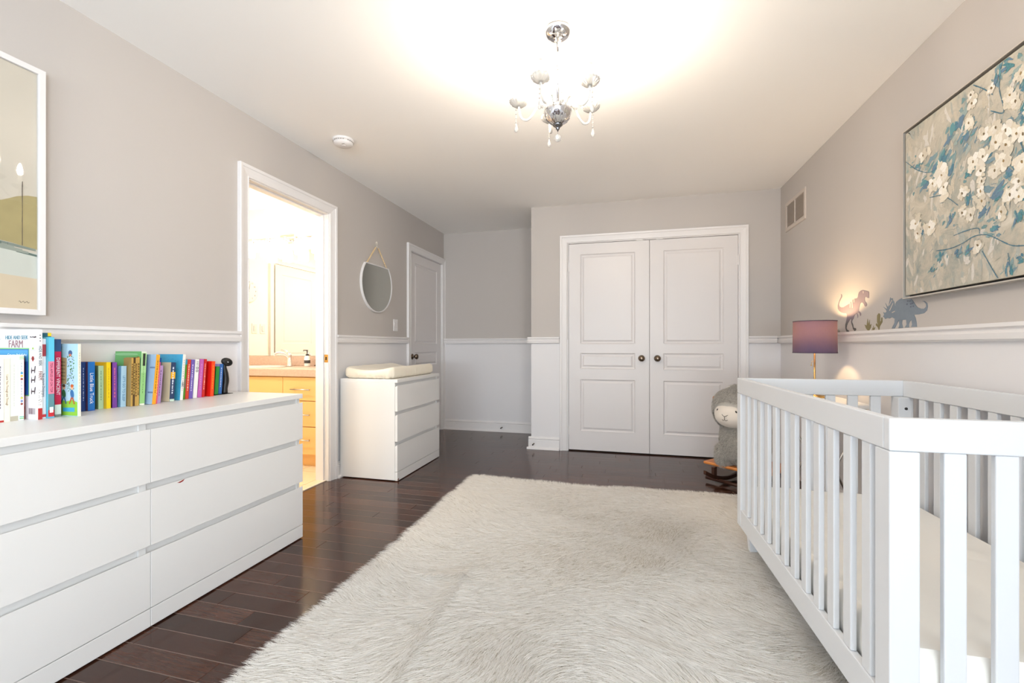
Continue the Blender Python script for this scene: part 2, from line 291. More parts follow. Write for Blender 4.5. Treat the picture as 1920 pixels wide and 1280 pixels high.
# mouldings
RAIL = [(0, 0), (0, .012), (.006, .016), (.008, .026), (.03, .03), (.040, .022), (.046, .022), (.052, .034), (.066, .034), (.068, .008), (.068, 0)]
BASE = [(0, 0), (0, .026), (.012, .024), (.02, .018), (.088, .015), (.092, .012), (.096, .012), (.1, .016), (.106, .016), (.112, .008), (.12, .006), (.122, 0)]
def onleft(u, v, q): return (XL+q, u, v)
def onright(u, v, q): return (XR-q, u, v)
def onback(u, v, q): return (u, YB-q, v)
def oncloset(u, v, q): return (u, YC-q, v)
def onside(u, v, q): return (XC-q, u, v)
def strip(b, a, c, z, prof, f):     # straight run from a to c at height z; closed profile prism
    rows = [[f(t, z+o, d) for o, d in prof] for t in (a, c)]
    b.grid(rows, close_u=True, caps=True)
RZ = 1.06
for name, prof, z, tag_ in (('trim_1', RAIL, RZ, 0), ('trim_2', BASE, 0, 1)):
    b = MB()
    for a, c in ((YF, 2.146), (3.053, 4.238)): strip(b, a, c, z, prof, onleft)
    struct(b.build('chair_rail' if 0 else name, white_trim)) if not tag_ else struct(b.build('baseboard_left', white_trim))
    b = MB(); strip(b, YF, YC, z, prof, onright) if tag_ else (strip(b, YF, -2.975, z, prof, onright), strip(b, -1.025, YC, z, prof, onright)); struct(b.build('trim_3' if not tag_ else 'baseboard_right', white_trim))
    b = MB(); strip(b, XL, XC, z, prof, onback); struct(b.build('trim_4' if not tag_ else 'baseboard_back', white_trim))
    b = MB(); strip(b, XC-(.034 if not tag_ else .026), -.648, z, prof, oncloset); strip(b, 1.062, XR-(.034 if not tag_ else .026), z, prof, oncloset)
    strip(b, YC, YB-(.034 if not tag_ else .026), z, prof, onside)
    struct(b.build('trim_5' if not tag_ else 'baseboard_closet', white_trim))
b = MB()
for a, c, f in ((YF, 2.146, onleft), (3.053, 4.238, onleft), (XL, XC, onback), (XC-.04, -.648, oncloset), (1.062, XR, oncloset)):
    strip(b, a, c, 0, [(0, .014), (0, .038), (.01, .036), (.016, .028), (.02, .024)], f)
struct(b.build('trim_6', white_trim))
CAS = [(0, 0), (0, .012), (.004, .014), (.008, .010), (.03, .014), (.05, .019), (.054, .024), (.07, .026), (.072, .022), (.072, 0)]
def casing(n, a, c, zt, f, flip=False):
    b = MB(); p = [(c, 0), (c, zt), (a, zt), (a, 0)]
    b.sweep(p, [(-o, d) for o, d in CAS], f); return struct(b.build(n, white_trim))
casing('trim_7', 2.218, 2.981, 2.058, onleft)
casing('trim_8', 4.309, 5.151, 2.046, onleft)
casing('trim_9', -.572, .990, 2.058, oncloset)
# jambs of the bathroom doorway with stop bead
b = MB()
b.box(XL-T, XL+.002, 2.214, 2.224, 0, 2.062); b.box(XL-T, XL+.002, 2.975, 2.985, 0, 2.062); b.box(XL-T, XL+.002, 2.224, 2.975, 2.052, 2.062)
b.box(XL-.075, XL-.04, 2.224, 2.234, 0, 2.052); b.box(XL-.075, XL-.04, 2.965, 2.975, 0, 2.052); b.box(XL-.075, XL-.04, 2.234, 2.965, 2.042, 2.052)
tr = struct(b.build('trim_10', white_trim))
b = MB(); b.prism([(-.016, -.03), (.016, -.03), (.016, .03), (-.016, .03)], 0, .002, lambda u, v, q: (XL-.02+u, 2.9752-q, .943+v)); b.prism([(-.006, -.012), (.006, -.012), (.006, .012), (-.006, .012)], .002, .0026, lambda u, v, q: (XL-.02+u, 2.9752-q, .943+v), 1)
b.build('strike_plate', [mat('brass', (190, 150, 84), .3, 1), black], tr)
b = MB(); b.box(XL-T, XL, 4.305, 4.312, 0, 2.05); b.box(XL-T, XL, 5.148, 5.155, 0, 2.05); b.box(XL-T, XL, 4.312, 5.148, 2.043, 2.05); struct(b.build('trim_11', white_trim))
b = MB(); b.box(-.568, -.561, YC, YC+.1, 0, 2.058); b.box(.983, .99, YC, YC+.1, 0, 2.058); b.box(-.561, .983, YC, YC+.1, 2.051, 2.058); struct(b.build('trim_12', white_trim))

# ---- doors
def panel_door(b, u0, u1, v0, v1, panels, thick, f):
    us = sorted({u0, u1}|{p[0] for p in panels}|{p[1] for p in panels}); vv = sorted({v0, v1}|{p[2] for p in panels}|{p[3] for p in panels})
    for i in range(len(us)-1):
        for j in range(len(vv)-1):
            cu, cv = (us[i]+us[i+1])/2, (vv[j]+vv[j+1])/2
            if any(p[0] < cu < p[1] and p[2] < cv < p[3] for p in panels): continue
            b.add([f(us[i], vv[j], 0), f(us[i+1], vv[j], 0), f(us[i+1], vv[j+1], 0), f(us[i], vv[j+1], 0)], [(0,1,2,3)])
    for a, c, d, e in panels:
        prev = None
        for o, q in ((0, 0), (.004, .001), (.012, -.007), (.017, -.009), (.024, -.009), (.03, -.006), (.04, -.001), (.046, -.001)):
            r = [f(a+o, d+o, q), f(c-o, d+o, q), f(c-o, e-o, q), f(a+o, e-o, q)]
            if prev: b.add(prev+r, [(k, (k+1) % 4, 4+(k+1) % 4, 4+k) for k in range(4)])
            prev = r
        b.add(prev, [(0,1,2,3)])
    b.add([f(u0,v0,0), f(u1,v0,0), f(u1,v1,0), f(u0,v1,0), f(u0,v0,-thick), f(u1,v0,-thick), f(u1,v1,-thick), f(u0,v1,-thick)],
        [(4,5,6,7), (0,1,5,4), (1,2,6,5), (2,3,7,6), (3,0,4,7)])
def knob(par, at, f, z):   # round knob on rosette; f maps (u,v,q)
    b = MB(); prof = [(0, 0), (.031, 0), (.031, .003), (.026, .008), (.011, .010), (.010, .028), (.018, .033), (.027, .042), (.029, .052), (.025, .062), (.012, .068), (0, .069)]
    rows = [[f(at+r*math.cos(t), z+r*math.sin(t), h) for t in [2*math.pi*k/28 for k in range(28)]] for r, h in prof[1:-1]]
    b.grid(rows, close_u=True, caps=True)
    rows = [[f(at+r*math.cos(t), z+r*math.sin(t), h) for t in [2*math.pi*k/20 for k in range(20)]] for r, h in ((.011, .0685), (.009, .070), (.004, .070))]
    b.grid(rows, close_u=True, caps=True)
    return b.build('door_handle', bronze, par, smooth=True)
def hinge(par, at, f, z, sd=1):
    b = MB(); rows = [[f(at+.0055*math.cos(t), z+h, .009+.0055*math.sin(t)) for t in [2*math.pi*k/12 for k in range(12)]] for h in (-.045, .045)]
    b.grid(rows, close_u=True, caps=True)
    a, c = sorted((at+sd*.003, at+sd*.016)); b.prism([(a, z-.043), (c, z-.043), (c, z+.043), (a, z+.043)], .0006, .0035, f)
    return b.build('hinge', white_trim, par)
def fl_(u, v, q): return (XL-.012+q, u, v)
def fc_(u, v, q): return (u, YC+.008-q, v)
def pan3(a, c): return [(a, c, 1.055, 1.945), (a, c, .81, .972), (a, c, .195, .713)]
b = MB(); panel_door(b, 4.315, 5.145, .012, 2.040, pan3(4.435, 5.03), .035, fl_); d1 = struct(b.build('door_1', door_m)); knob(d1, 4.385, fl_, .923)
b = MB(); b.prism([(4.3125, .893), (4.3165, .893), (4.3165, .953), (4.3125, .953)], 0, .004, fl_); b.build('latch_plate', bronze, d1)
for zz in (1.84, 1.02, .2): hinge(d1, 5.1465, fl_, zz, -1)
b = MB(); panel_door(b, -.558, .209, .012, 2.047, pan3(-.447, .082), .035, fc_); d2 = struct(b.build('door_2', door_m)); knob(d2, .138, fc_, .92)
for zz in (1.82, .2): hinge(d2, -.562, fc_, zz)
b = MB(); panel_door(b, .213, .980, .012, 2.047, pan3(.332, .862), .035, fc_); d3 = struct(b.build('door_3', door_m)); knob(d3, .282, fc_, .92)
for zz in (1.82, .2): hinge(d3, .984, fc_, zz, -1)
for a, dd in ((.12, d2), (.30, d3)):
    b = MB(); b.box(a-.03, a+.03, YC-.002, YC+.02, 2.0472, 2.0508); b.build('ball_catch', steel, dd)
# dark closet behind the doors
b = MB(); b.box(-.6, 1.02, YC+.1, YC+.12, 0, 2.08); b.box(XL-T-.02, XL-T, 4.28, 5.18, 0, 2.08); struct(b.build('wall_closet_back', wains))

# ================================================================== BATHROOM
bw = mat('bathroom_cream_paint', (248, 243, 232), .6)
XB, YB0, YM = -4.2, 1.3, 3.80
b = MB(); b.box(XB-.1, XB, YB0-.1, YM+.1, 0, ZC); struct(b.build('wall_bath_left', bw))
b = MB(); b.box(XB, XL-T, YM, YM+.1, 0, ZC); struct(b.build('wall_bath_mirror', bw))
b = MB(); b.box(XB, XL-T, YB0-.1, YB0, 0, ZC); struct(b.build('wall_bath_near', bw))
b = MB(); b.box(XL-T-.003, XL-T, YB0, 2.2, 0, ZC); b.box(XL-T-.003, XL-T, 2.2, 3.0, 2.075, ZC); b.box(XL-T-.003, XL-T, 3.0, YM, 0, ZC); struct(b.build('wall_bath_right', bw))
b = MB(); b.box(XB, XL-T, YB0, YM, ZC, ZC+.08); struct(b.build('ceiling_bath', ceil_m))
tile = mat('cream_floor_tile', (228, 208, 176), .3, vary=.05, vscale=6); grout = mat('tile_grout', (196, 178, 150), .8)
b = MB(); b.box(XB, XL-.02, YB0, YM, -.05, -.003, 1)
for i in range(7):
    for j in range(9):
        x0 = XB+i*.31; y0 = YB0+j*.31
        b.box(x0+.002, min(x0+.308, XL-.035), y0+.002, min(y0+.308, YM), -.003, .001)
struct(b.build('floor_bath', [tile, grout]))
b = MB(); b.box(XL-.035, XL-.02, 2.224, 2.975, -.003, .006); struct(b.build('trim_13', mat('marble_threshold', (226, 214, 196), .3)))
# vanity cabinet
maple = mat('light_maple_veneer', (224, 180, 116), .42, vary=.05, vscale=3); VX0, VX1, VY = -3.95, XL-T-.006, 3.251
v = thing('vanity_cabinet', 'light maple bathroom vanity cabinet with three drawers seen through the doorway', 'cabinet', (VX0, VY, 0)); VW = VX1-VX0
mb = MB(); mb.box(0, VW, .02, .535, .1, .775); mb.build('carcass', maple, v); mb = MB(); mb.box(.0, VW, .07, .5, 0, .1); mb.build('toe_kick', maple, v)
sx = -2.886-VX0
for z0, z1 in ((.572, .768), (.352, .565), (.115, .345)):
    mb = MB(); mb.box(sx+.002, sx+.42, 0, .02, z0, z1); d = mb.build('drawer', maple, v, bevel=.0015)
    mb = MB(); zc = (z0+z1)/2; zc = {.572: .668, .352: .453, .115: .238}[z0]
    mb.tube([(sx+.10, -.028, zc), (sx+.29, -.028, zc)], .005); mb.tube([(sx+.12, -.028, zc), (sx+.12, 0, zc)], .004); mb.tube([(sx+.27, -.028, zc), (sx+.27, 0, zc)], .004)
    mb.build('handle', steel, d, smooth=True)
mb = MB(); mb.box(sx+.423, VW, 0, .02, .115, .768); mb.build('filler_panel', maple, v)
for k in range(2):
    mb = MB(); mb.box(sx-.002-.53*(k+1)+.004, sx-.002-.53*k, 0, .02, .115, .768); d = mb.build('door', maple, v, bevel=.0015)
    mb = MB(); xx = sx-.53*(k+1)+.06; mb.tube([(xx, -.028, .50), (xx, -.028, .69)], .005); mb.build('handle', steel, d)
stone = mat('speckled_beige_laminate', (190, 164, 146), .35, vary=.22, vscale=70)
ct = thing('vanity_countertop', 'speckled beige countertop with backsplash on the maple vanity', 'countertop', (VX0, VY, .775)); 
mb = MB(); mb.box(-.02, VW, -.02, .545, .002, .065); mb.build('worktop', stone, ct, bevel=.004)
mb = MB(); mb.box(-.02, VW, .525, .546, .066, .16); mb.build('backsplash', stone, ct, bevel=.002)
mb = MB(); mb.lathe([(.20, .0), (.205, .006), (.19, .008), (.17, .002)], (-3.35-VX0, .27, .064), 28); mb.build('basin_rim', mat('basin_porcelain', (244, 240, 232), .12), ct, smooth=True)
# faucet
fx = -3.17-VX0; fa = thing('basin_faucet', 'chrome single lever faucet on the beige bathroom countertop', 'faucet', (-3.17, 3.66, .841))
mb = MB(); mb.lathe([(.026, 0), (.026, .008), (.019, .014), (.019, .10), (.022, .11), (.018, .125)], (0, 0, 0), 18); mb.build('base', chrome, fa, smooth=True)
mb = MB(); mb.tube(curve([(0, 0, .08), (-.03, -.03, .12), (-.07, -.07, .13), (-.095, -.1, .112)]), .0125, 12); mb.build('spout', chrome, fa, smooth=True)
mb = MB(); mb.tube([(0, 0, .125), (-.03, -.01, .15), (-.08, -.02, .16)], [.01, .008, .005], 10); mb.build('lever', chrome, fa, smooth=True)
sd = thing('soap_dispenser', 'small glass soap bottle with black pump beside the bathroom faucet', 'soap bottle', (-2.985, 3.68, .841))
mb = MB(); mb.lathe([(.024, 0), (.027, .004), (.027, .085), (.02, .098), (.012, .104)], n=18); mb.build('bottle', mat('frosted_bottle', (235, 235, 230), .2), sd, smooth=True)
mb = MB(); mb.lathe([(.014, .104), (.014, .118), (.004, .12), (.004, .15), (.009, .152), (.009, .158)], n=14); mb.tube([(0, 0, .155), (-.03, -.01, .153), (-.035, -.012, .147)], .004); mb.build('pump', black, sd, smooth=True)
mb = MB(); mb.lathe([(.0275, .03), (.0275, .06)], n=18, caps=False); mb.build('wrap', mat('dark_label', (60, 58, 58), .5), sd)
rz = thing('razor', 'dark razor lying on the bathroom countertop ledge', 'razor', (-2.87, 3.70, .849)); mb = MB(); mb.tube([(-.05, 0, 0), (0, .0, .004), (.06, 0, .006)], [.004, .006, .004], 8); mb.build('handle', black, rz, smooth=True); mb = MB(); mb.box(.055, .07, -.02, .02, .0, .012); mb.build('head', steel, rz)
# wall mirror
wm = thing('bathroom_mirror', 'large frameless mirror on the wall above the vanity backsplash', 'mirror', (VX0, YM, .94)); mb = MB(); mb.box(.05, VW-.03, -.006, 0, 0, 1.06); mb.build('mirror_glass', mat('mirror_silver', (242, 242, 240), .01, 1), wm)
# light bar
lb = thing('vanity_light_bar', 'chrome bathroom light bar with five glowing glass shades', 'wall lamp', (-3.3, YM, 2.105))
mb = MB(); mb.tube([(-.42, -.085, 0), (.48, -.085, 0)], .009, 10); mb.build('bar', chrome, lb, smooth=True)
mb = MB(); mb.box(-.09, .09, -.02, 0, -.05, .05); mb.tube([(0, -.02, 0), (0, -.085, 0)], .01); mb.build('back_plate', chrome, lb, bevel=.004)
milk = mat('glowing_milk_glass', (255, 250, 240), .3, emit=(255, 240, 215), es=34)
for k in range(5):
    x = -.36+.195*k
    mb = MB(); mb.lathe([(.016, -.03), (.018, .012), (.010, .016)], (x, -.085, 0), 14); mb.tube([(x, -.085, -.01), (x+.02, -.13, -.018), (x+.03, -.15, -.03)], .006); mb.lathe([(.018, -.055), (.018, -.025), (.008, -.02)], (x+.03, -.15, 0), 14); a = mb.build('arm', chrome, lb, smooth=True)
    mb = MB(); mb.lathe([(.03, -.05), (.045, -.06), (.05, -.11), (.048, -.185), (.044, -.185), (.046, -.11)], (x+.03, -.15, 0), 20); mb.build('lamp_shade', milk, lb, smooth=True)
# panelled door, clock and switches on the far bathroom wall (seen in the mirror)
fb = lambda u, v, q: (XB+.004+q, u, v)
mb = MB(); panel_door(mb, 2.24, 3.0, .01, 2.04, [(2.35, 2.89, 1.06, 1.93), (2.35, 2.89, .2, .95)], .004, lambda u, v, q: (XB+.02+q, u, v)); d4 = struct(mb.build('door_4', door_m))
mb = MB(); mb.sweep([(3.01, 0), (3.01, 2.05), (2.23, 2.05), (2.23, 0)], [(-o, d) for o, d in CAS], lambda u, v, q: (XB+q, u, v)); struct(mb.build('trim_14', white_trim))
ck = thing('wall_clock', 'round white clock with thin dark numerals seen in the bathroom mirror', 'clock', (XB, 3.40, 1.668), 0)
mb = MB(); mb.lathe([(.13, .0), (.135, .02), (.122, .022)], n=36, ax='x'); mb.build('case', white_trim, ck, smooth=True)
mb = MB(); mb.lathe([(.121, .021), (.001, .0215)], n=36, ax='x'); mb.build('dial', mat('clock_dial', (250, 248, 242), .5), ck)
for h in range(12):
    a = R(90+30*h); s_ = str(((12-h) % 12) or 12)
    text(['12','11','10','9','8','7','6','5','4','3','2','1'][h], 'numeral', black, ck, .026, axes((0, 1, 0), (0, 0, 1), (1, 0, 0), (.0225, .1*math.cos(a), .1*math.sin(a))) )
mb = MB(); mb.prism([(-.003, -.01), (.003, -.01), (.002, .06), (-.002, .06)], .0225, .0235, lambda u, v, q: (q, u*.7+v*.7, v*.7-u*.7)); mb.prism([(-.002, -.01), (.002, -.01), (.001, .09), (-.001, .09)], .024, .025, lambda u, v, q: (q, u-v*.2, v)); mb.build('hands', black, ck)
for k, yy in enumerate((3.18, 3.30)):
    s = thing('light_switch', ['white light switch seen in the mirror, next to the bathroom door casing', 'white light switch seen in the mirror, further from the bathroom door casing'][k], 'light switch', (XB, yy, 1.24))
    mb = MB(); mb.box(0, .006, -.036, .036, -.058, .058); mb.build('plate', white_trim, s, bevel=.002); mb = MB(); mb.box(.006, .011, -.016, .016, -.033, .033); mb.build('rocker', door_m, s, bevel=.001)
# unseen lamp just under the bathroom ceiling, without a fitting
bl = bpy.data.lights.new('bathroom_ceiling_lamp', 'AREA'); bl.shape = 'DISK'; bl.size = .35; bl.energy = 44; bl.color = (1, .93, .82)
bo = bpy.data.objects.new('bathroom_ceiling_lamp', bl); C.objects.link(bo); bo.location = (-3.1, 2.4, 2.40); bo['label'] = 'ceiling lamp of the bathroom'; bo['category'] = 'light'
# ================================================================== FURNITURE
def drawer_chest(name, label, loc, length, cols):
    t = thing(name, label, 'chest of drawers', loc)     # local x 0 (wall) .. .5 (room), y 0..length
    D = .50
    b = MB(); b.box(0, D-.022, 0, .02, .008, .757); b.box(0, D-.022, length-.02, length, .008, .757)
    b.box(.0, .01, .02, length-.02, .01, .757); b.box(D-.06, D-.032, .02, length-.02, .07, .757)
    for k in range(1, cols): b.box(D-.027, D-.0205, length/cols*k-.028, length/cols*k-.0015, .074, .757)
    b.box(D-.031, D-.027, .02, length-.02, .07, .757)
    b.build('carcass', lacq, t, bevel=.001)
    b = MB(); b.box(0, D, 0, length, .757, .782); b.build('tabletop', lacq, t, bevel=.0015)
    for k in range(cols):
        y0 = length/cols*k+(.001 if k else 0); y1 = length/cols*(k+1)-(.001 if k < cols-1 else 0)
        b = MB(); b.box(D-.02, D, y0, y1, .006, .0715); b.build('plinth', lacq, t, bevel=.001)
        for z0, z1 in ((.075, .281), (.305, .513), (.537, .735)):
            b = MB(); b.prism([(D-.02, z0), (D, z0), (D, z1), (D-.02, z1-.012)], y0, y1, lambda u, v, q: (u, q, v))
            b.build('drawer_front', lacq, t, bevel=.001)
    return t
dl = drawer_chest('wide_dresser', 'long white six drawer dresser under the row of books', (-2.205, .467, 0), 1.6, 2)
b = MB(); b.prism([(.90, .506), (.915, .509), (.93, .513), (.924, .506), (.912, .503)], .5, .5006, lambda u, v, q: (q, u, v)); 
b.build('red_scuff', mat('red_scuff', (150, 40, 30), .6), dl)
dc = drawer_chest('narrow_dresser', 'white three drawer chest with a changing pad on top', (-2.20, 3.091, 0), .79, 1)
b = MB(); b.prism([(0, .004), (.014, .006), (.022, .016), (.014, .024), (.002, .018)], .5, .5008, lambda u, v, q: (q, .004+u, v)); b.build('chipped_corner', mat('chipped_brown', (128, 84, 66), .8), dc)

# changing pad: contoured foam in a gathered cream cover
def soft_slab(lx, ly, h, top, rx=.05, nx=44, ny=70, seed=1, wr=.003, gather=.004):
    nf = noise2(seed, 14, 1.5, 7); b = MB(); rows = []
    per = 2*(nx+ny)
    def ring(s, inset, z, wob):
        r = []
        for k in range(per):
            if k < nx: u, v = -1+2*k/nx, -1
            elif k < nx+ny: u, v = 1, -1+2*(k-nx)/ny
            elif k < 2*nx+ny: u, v = 1-2*(k-nx-ny)/nx, 1
            else: u, v = -1, 1-2*(k-2*nx-ny)/ny
            # round the corners of the rectangle
            x, y = u*(lx/2), v*(ly/2); cxr = rx
            ax_, ay_ = abs(x)-(lx/2-cxr), abs(y)-(ly/2-cxr)
            if ax_ > 0 and ay_ > 0:
                m = math.hypot(ax_, ay_); q = max(ax_, ay_)
                ax_, ay_ = ax_/m*q, ay_/m*q; x = math.copysign(lx/2-cxr+ax_, x); y = math.copysign(ly/2-cxr+ay_, y)
            g = gather*math.sin(k*1.7+3*math.sin(k*.37))*wob
            sx, sy = (lx/2-inset+g)/(lx/2), (ly/2-inset+g)/(ly/2)
            r.append((x*sx, y*sy, z))
        return r
    hx = top
    def fix(r, dz): return [(x, y, z+dz(x, y)) for x, y, z in r]
    rows.append(ring(0, .022, .004, 1)); rows.append(ring(0, .006, .016, 1)); rows.append(ring(0, 0, h*.45, .5)); 
    for ins, z in ((0.0, h*.7), (.006, h*.9), (.018, h)): rows.append(fix(ring(0, ins, z, .15), lambda x, y: (top(x, y)*max(0, z/h)+nf(x, y)*wr*.4)))
    b.grid(rows, close_u=True)
    # top surface: shrink rings to the middle
    prev = rows[-1]; last = [prev]
    base = ring(0, .018, h, .15)
    for s in (.94, .86, .76, .64, .52, .4, .28, .16, .05):
        last.append([(x*s, y*s, h+top(x*s, y*s)+nf(x*s*1.0, y*s)*wr) for x, y, z in base])
    b.grid(last, close_u=True); b.add([last[-1][k] for k in range(per)], [tuple(range(per))]); b.add(rows[0], [tuple(reversed(range(per)))])
    return b
cream = mat('cream_cotton', (236, 228, 210), .85, sheen=.3, bump=.15, bscale=500)
cp = thing('changing_pad', 'cream contoured baby changing pad on the three drawer chest', 'changing pad', (-1.965, 3.487, .782))
b = soft_slab(.435, .775, .062, lambda x, y: .028*min(1, (abs(x)/.2))**2+.004, seed=4, gather=.005)
b.build('pad_cover', cream, cp, smooth=True)
b = MB()
for s_ in (-1, 1): b.box(s_*.16-.03, s_*.16+.03, -.36, .36, 0, .004)
b.build('base_strap', mat('pad_underside', (150, 140, 122), .8), cp)

# ---- crib
cr = thing('baby_crib', 'white wooden baby crib with slatted sides along the right wall', 'crib', (.583, 1.205, 0), R(1.497))
CL, CW, PZ = 1.301, .737, .803
for a0, a1, c0, c1, nm in ((0, .024, .0244, CL-.0244, 'side_rail'), (CW-.024, CW, .0244, CL-.0244, 'side_rail'), (0, CW, 0, .024, 'end_rail'), (0, CW, CL-.024, CL, 'end_rail')):
    b = MB(); b.box(a0, a1, c0, c1, PZ, .878); b.build(nm, cribw, cr, bevel=.003)
    b = MB()
    if nm == 'side_rail': b.box(a0+.001, a1-.001, .0605, CL-.0605, .135, .224)
    else: b.box(.0605, CW-.0605, c0+.001, c1-.001, .135, .224)
    b.build('lower_rail', cribw, cr, bevel=.003)
for x in (0, CW-.06):
    for y in (0, CL-.06):
        b = MB(); b.box(x, x+.06, y, y+.06, .135, PZ-.0008); b.build('corner_post', cribw, cr, bevel=.003)
        b = MB(); cx, cyy = x+.03+(.03 if x == 0 else -.03), y+.03+(.02 if y == 0 else -.02)
        b.grid([[(cx+s*.024, cyy-s*.024, .1345) for s in (-1, 1)]+[(cx+.024, cyy+.024, .1345), (cx-.024, cyy+.024, .1345)]][:0] or [[(cx-r, cyy-r, z), (cx+r, cyy-r, z), (cx+r, cyy+r, z), (cx-r, cyy+r, z)] for r, z in ((.017, .0135), (.026, .1345))], close_u=True, caps=True)
        b.build('foot', cribw, cr, bevel=.002)
for k in range(12):
    y = .088+.0948*k
    for x in (.004, CW-.020):
        b = MB(); b.box(x, x+.016, y, y+.041, .2245, PZ-.0005); b.build('slat', cribw, cr, bevel=.003)
for k in range(6):
    x = .108+.0952*k
    for y in (.004, CL-.020):
        b = MB(); b.box(x, x+.043, y, y+.016, .2245, PZ-.0005); b.build('slat', cribw, cr, bevel=.003)
bolt_m = mat('dark_bolt', (92, 92, 92), .35, .9)
for x in (.036, CW-.030):
    for z in (.750, .27):
        b = MB(); b.lathe([(.0065, CL-.0615), (.0065, CL-.058)], (x, 0, z), 14, ax='y'); b.build('bolt', bolt_m, cr)
b = MB(); b.box(.026, CW-.026, .026, CL-.026, .155, .17)
b.build('mattress_support', cribw, cr)
cm = thing('crib_mattress', 'thick mattress in a rumpled white fitted sheet inside the crib', 'mattress', cr.matrix_basis @ Vector((CW/2, CL/2, .171)), R(1.497))
sheet = mat('white_sheet', (238, 235, 228), .8, sheen=.25)
nfa = noise2(21, 10, 1, 3.2); nfb = noise2(5, 8, .6, 1.6)
b = soft_slab(CW-.056, CL-.056, .145, lambda x, y: .014+.006*abs(nfb(x, y))**.5+.008*max(0, 1-abs(nfa(x+.2*nfb(x, y), y))*3.2), rx=.05, nx=60, ny=90, seed=9, wr=.0015, gather=.0015)
mo = b.build('fitted_sheet', sheet, cm, smooth=True)

# ================================================================== BOOKS
paper = mat('book_pages', (238, 232, 216), .8)
ZD = .782
bookn = [0]
def bm_(rgb): return mat('print_%d_%d_%d' % tuple(rgb), rgb, .42, coat=.15)
GRP = 'picture books on the long dresser'
def book(label, xs, y0, th, H, D=None, lean=0, spine=(200,200,200), cover=None, bands=(), title='', tc=(255,255,255), ts=.6, tz=.5, marks=0, cbands=(), lift=0, rt=0):
    if D is None: D = min(.16, xs+2.217)
    cover = cover or spine
    ang = -math.atan2(lean, H)
    t = thing('picture_book', label, 'book', (xs, y0+th, ZD+.0003+lift), 0, GRP); t.rotation_euler = (ang, 0, 0)
    c = .0018 if th > .008 else .0008
    b = MB()
    b.box(-D, -c, -th, -th+c, 0, H); b.box(-D, -c, -c, 0, 0, H)
    b.box(-c, 0, -th, 0, 0, H, 1)
    b.build('cover', [bm_(cover), bm_(spine)], t)
    b = MB(); b.box(-D+.002, -c, -th+c, -c, .002, H-.002); b.build('page_block', paper, t)
    if bands:
        for a, e, col in bands:
            b = MB(); b.box(-.0001, .0003, -th, 0, a*H, e*H); b.build('spine_band', bm_(col), t)
    for a, e, f, g, col in cbands:       # printed blocks on the front cover: x fraction from spine, z fraction
        b = MB(); b.box(-D*e, -D*a, -th-.0003, -th, f*H, g*H); b.build('cover_picture', bm_(col), t)
    if title:
        text(title, 'lettering', bm_(tc), t, th*ts*1.25, axes((0, 0, -1), (0, 1, 0), (1, 0, 0), (.0006, -th/2, tz*H)))
    if marks:
        rr = random.Random(len(label)*7+int(y0*1000)); b = MB(); z = H*.88
        while z > H*.22:
            L = rr.uniform(.004, .011); 
            b.box(.0003, .0006, -th*.5-th*.17*marks, -th*.5+th*.17*marks*rr.uniform(.3, 1), z-L, z); z -= L+rr.uniform(.0015, .005)
        b.build('lettering', bm_(tc), t)
    return t
W = (238, 236, 232)
book('white picture book at the left edge, red foot on its spine', -2.06, 1.026, .0185, .217, spine=(240,238,232), bands=((0,.03,(176,40,36)),), marks=.6, tc=(120,120,130))
b2 = book('cream picture book with small brown title on a thin spine', -2.06, 1.0455, .0150, .218, spine=(244,238,216), title='I Love You Through and Through', tc=(150,120,96), ts=.42)
b3 = book('pale grey patterned picture book between cream and dotted ones', -2.06, 1.0615, .0200, .222, spine=(222,224,216), cover=(228,230,222), bands=((0,.075,(182,176,158)),), marks=.25, tc=(205,208,200))
b4 = book('white picture book with coloured dots and green stripes on spine', -2.055, 1.0825, .0120, .228, spine=(240,242,244), cover=(242,244,246), marks=.35, tc=(120,130,150),
   bands=((.02,.035,(120,196,120)),(.045,.06,(110,190,160)),(.94,.95,(130,200,90)),(.965,.975,(130,200,90))))
for z, col in ((.165, (60,160,200)), (.155, (230,190,50)), (.144, (150,60,40)), (.078, (200,200,60)), (.067, (120,140,190)), (.057, (150,60,40))):
    b = MB(); b.lathe([(.0035, .0003), (.0035, .0008)], (0, -.006, z), 12, ax='x'); b.build('printed_dot', bm_(col), b4)
book('red picture book with a white figured spine beside the dotted one', -2.07, 1.0955, .0085, .219, spine=(206,52,34), cover=(196,44,32), marks=.7, tc=(60,60,110))
# FARM book, face partly in view
fb_ = book('tall white farm picture book with animal pictures on its cover', -2.01, 1.1085, .0120, .319, D=.20, spine=(240,240,240), cover=(226,228,232), bands=((0,.125,(176,40,44)),))
b = MB(); b.box(-.20, -.044, -.01232, -.012, .082, .253); b.build('cover_picture', bm_((120,190,110)), fb_)
b = MB(); b.box(-.20, -.047, -.0126, -.0123, .086, .249); b.build('cover_picture', bm_((34,92,168)), fb_)
b = MB(); b.box(-.20, -.05, -.0128, -.0126, .205, .246); b.build('cover_picture', bm_((70,152,200)), fb_)
cvr = lambda x, z: axes((1,0,0), (0,0,1), (0,-1,0), (x, -.0129, z))
text('Can you find all the', 'lettering', bm_((240,248,250)), fb_, .0125, cvr(-.105, .228))
text('HIDE AND SEEK', 'lettering', bm_((86,140,160)), fb_, .0195, cvr(-.108, .290), squeeze=.85, bold=.0004)
text('FARM', 'lettering', bm_((150,110,116)), fb_, .038, cvr(-.112, .266), squeeze=.8, bold=.0008)
text('HIDE AND SEEK', 'lettering', bm_((60,90,110)), fb_, .0105, axes((0,0,-1), (0,1,0), (1,0,0), (.0005, -.006, .225)), squeeze=.95)
text('FARM', 'lettering', bm_((130,60,60)), fb_, .015, axes((0,0,-1), (0,1,0), (1,0,0), (.0005, -.006, .155)), squeeze=.85, bold=.0004)
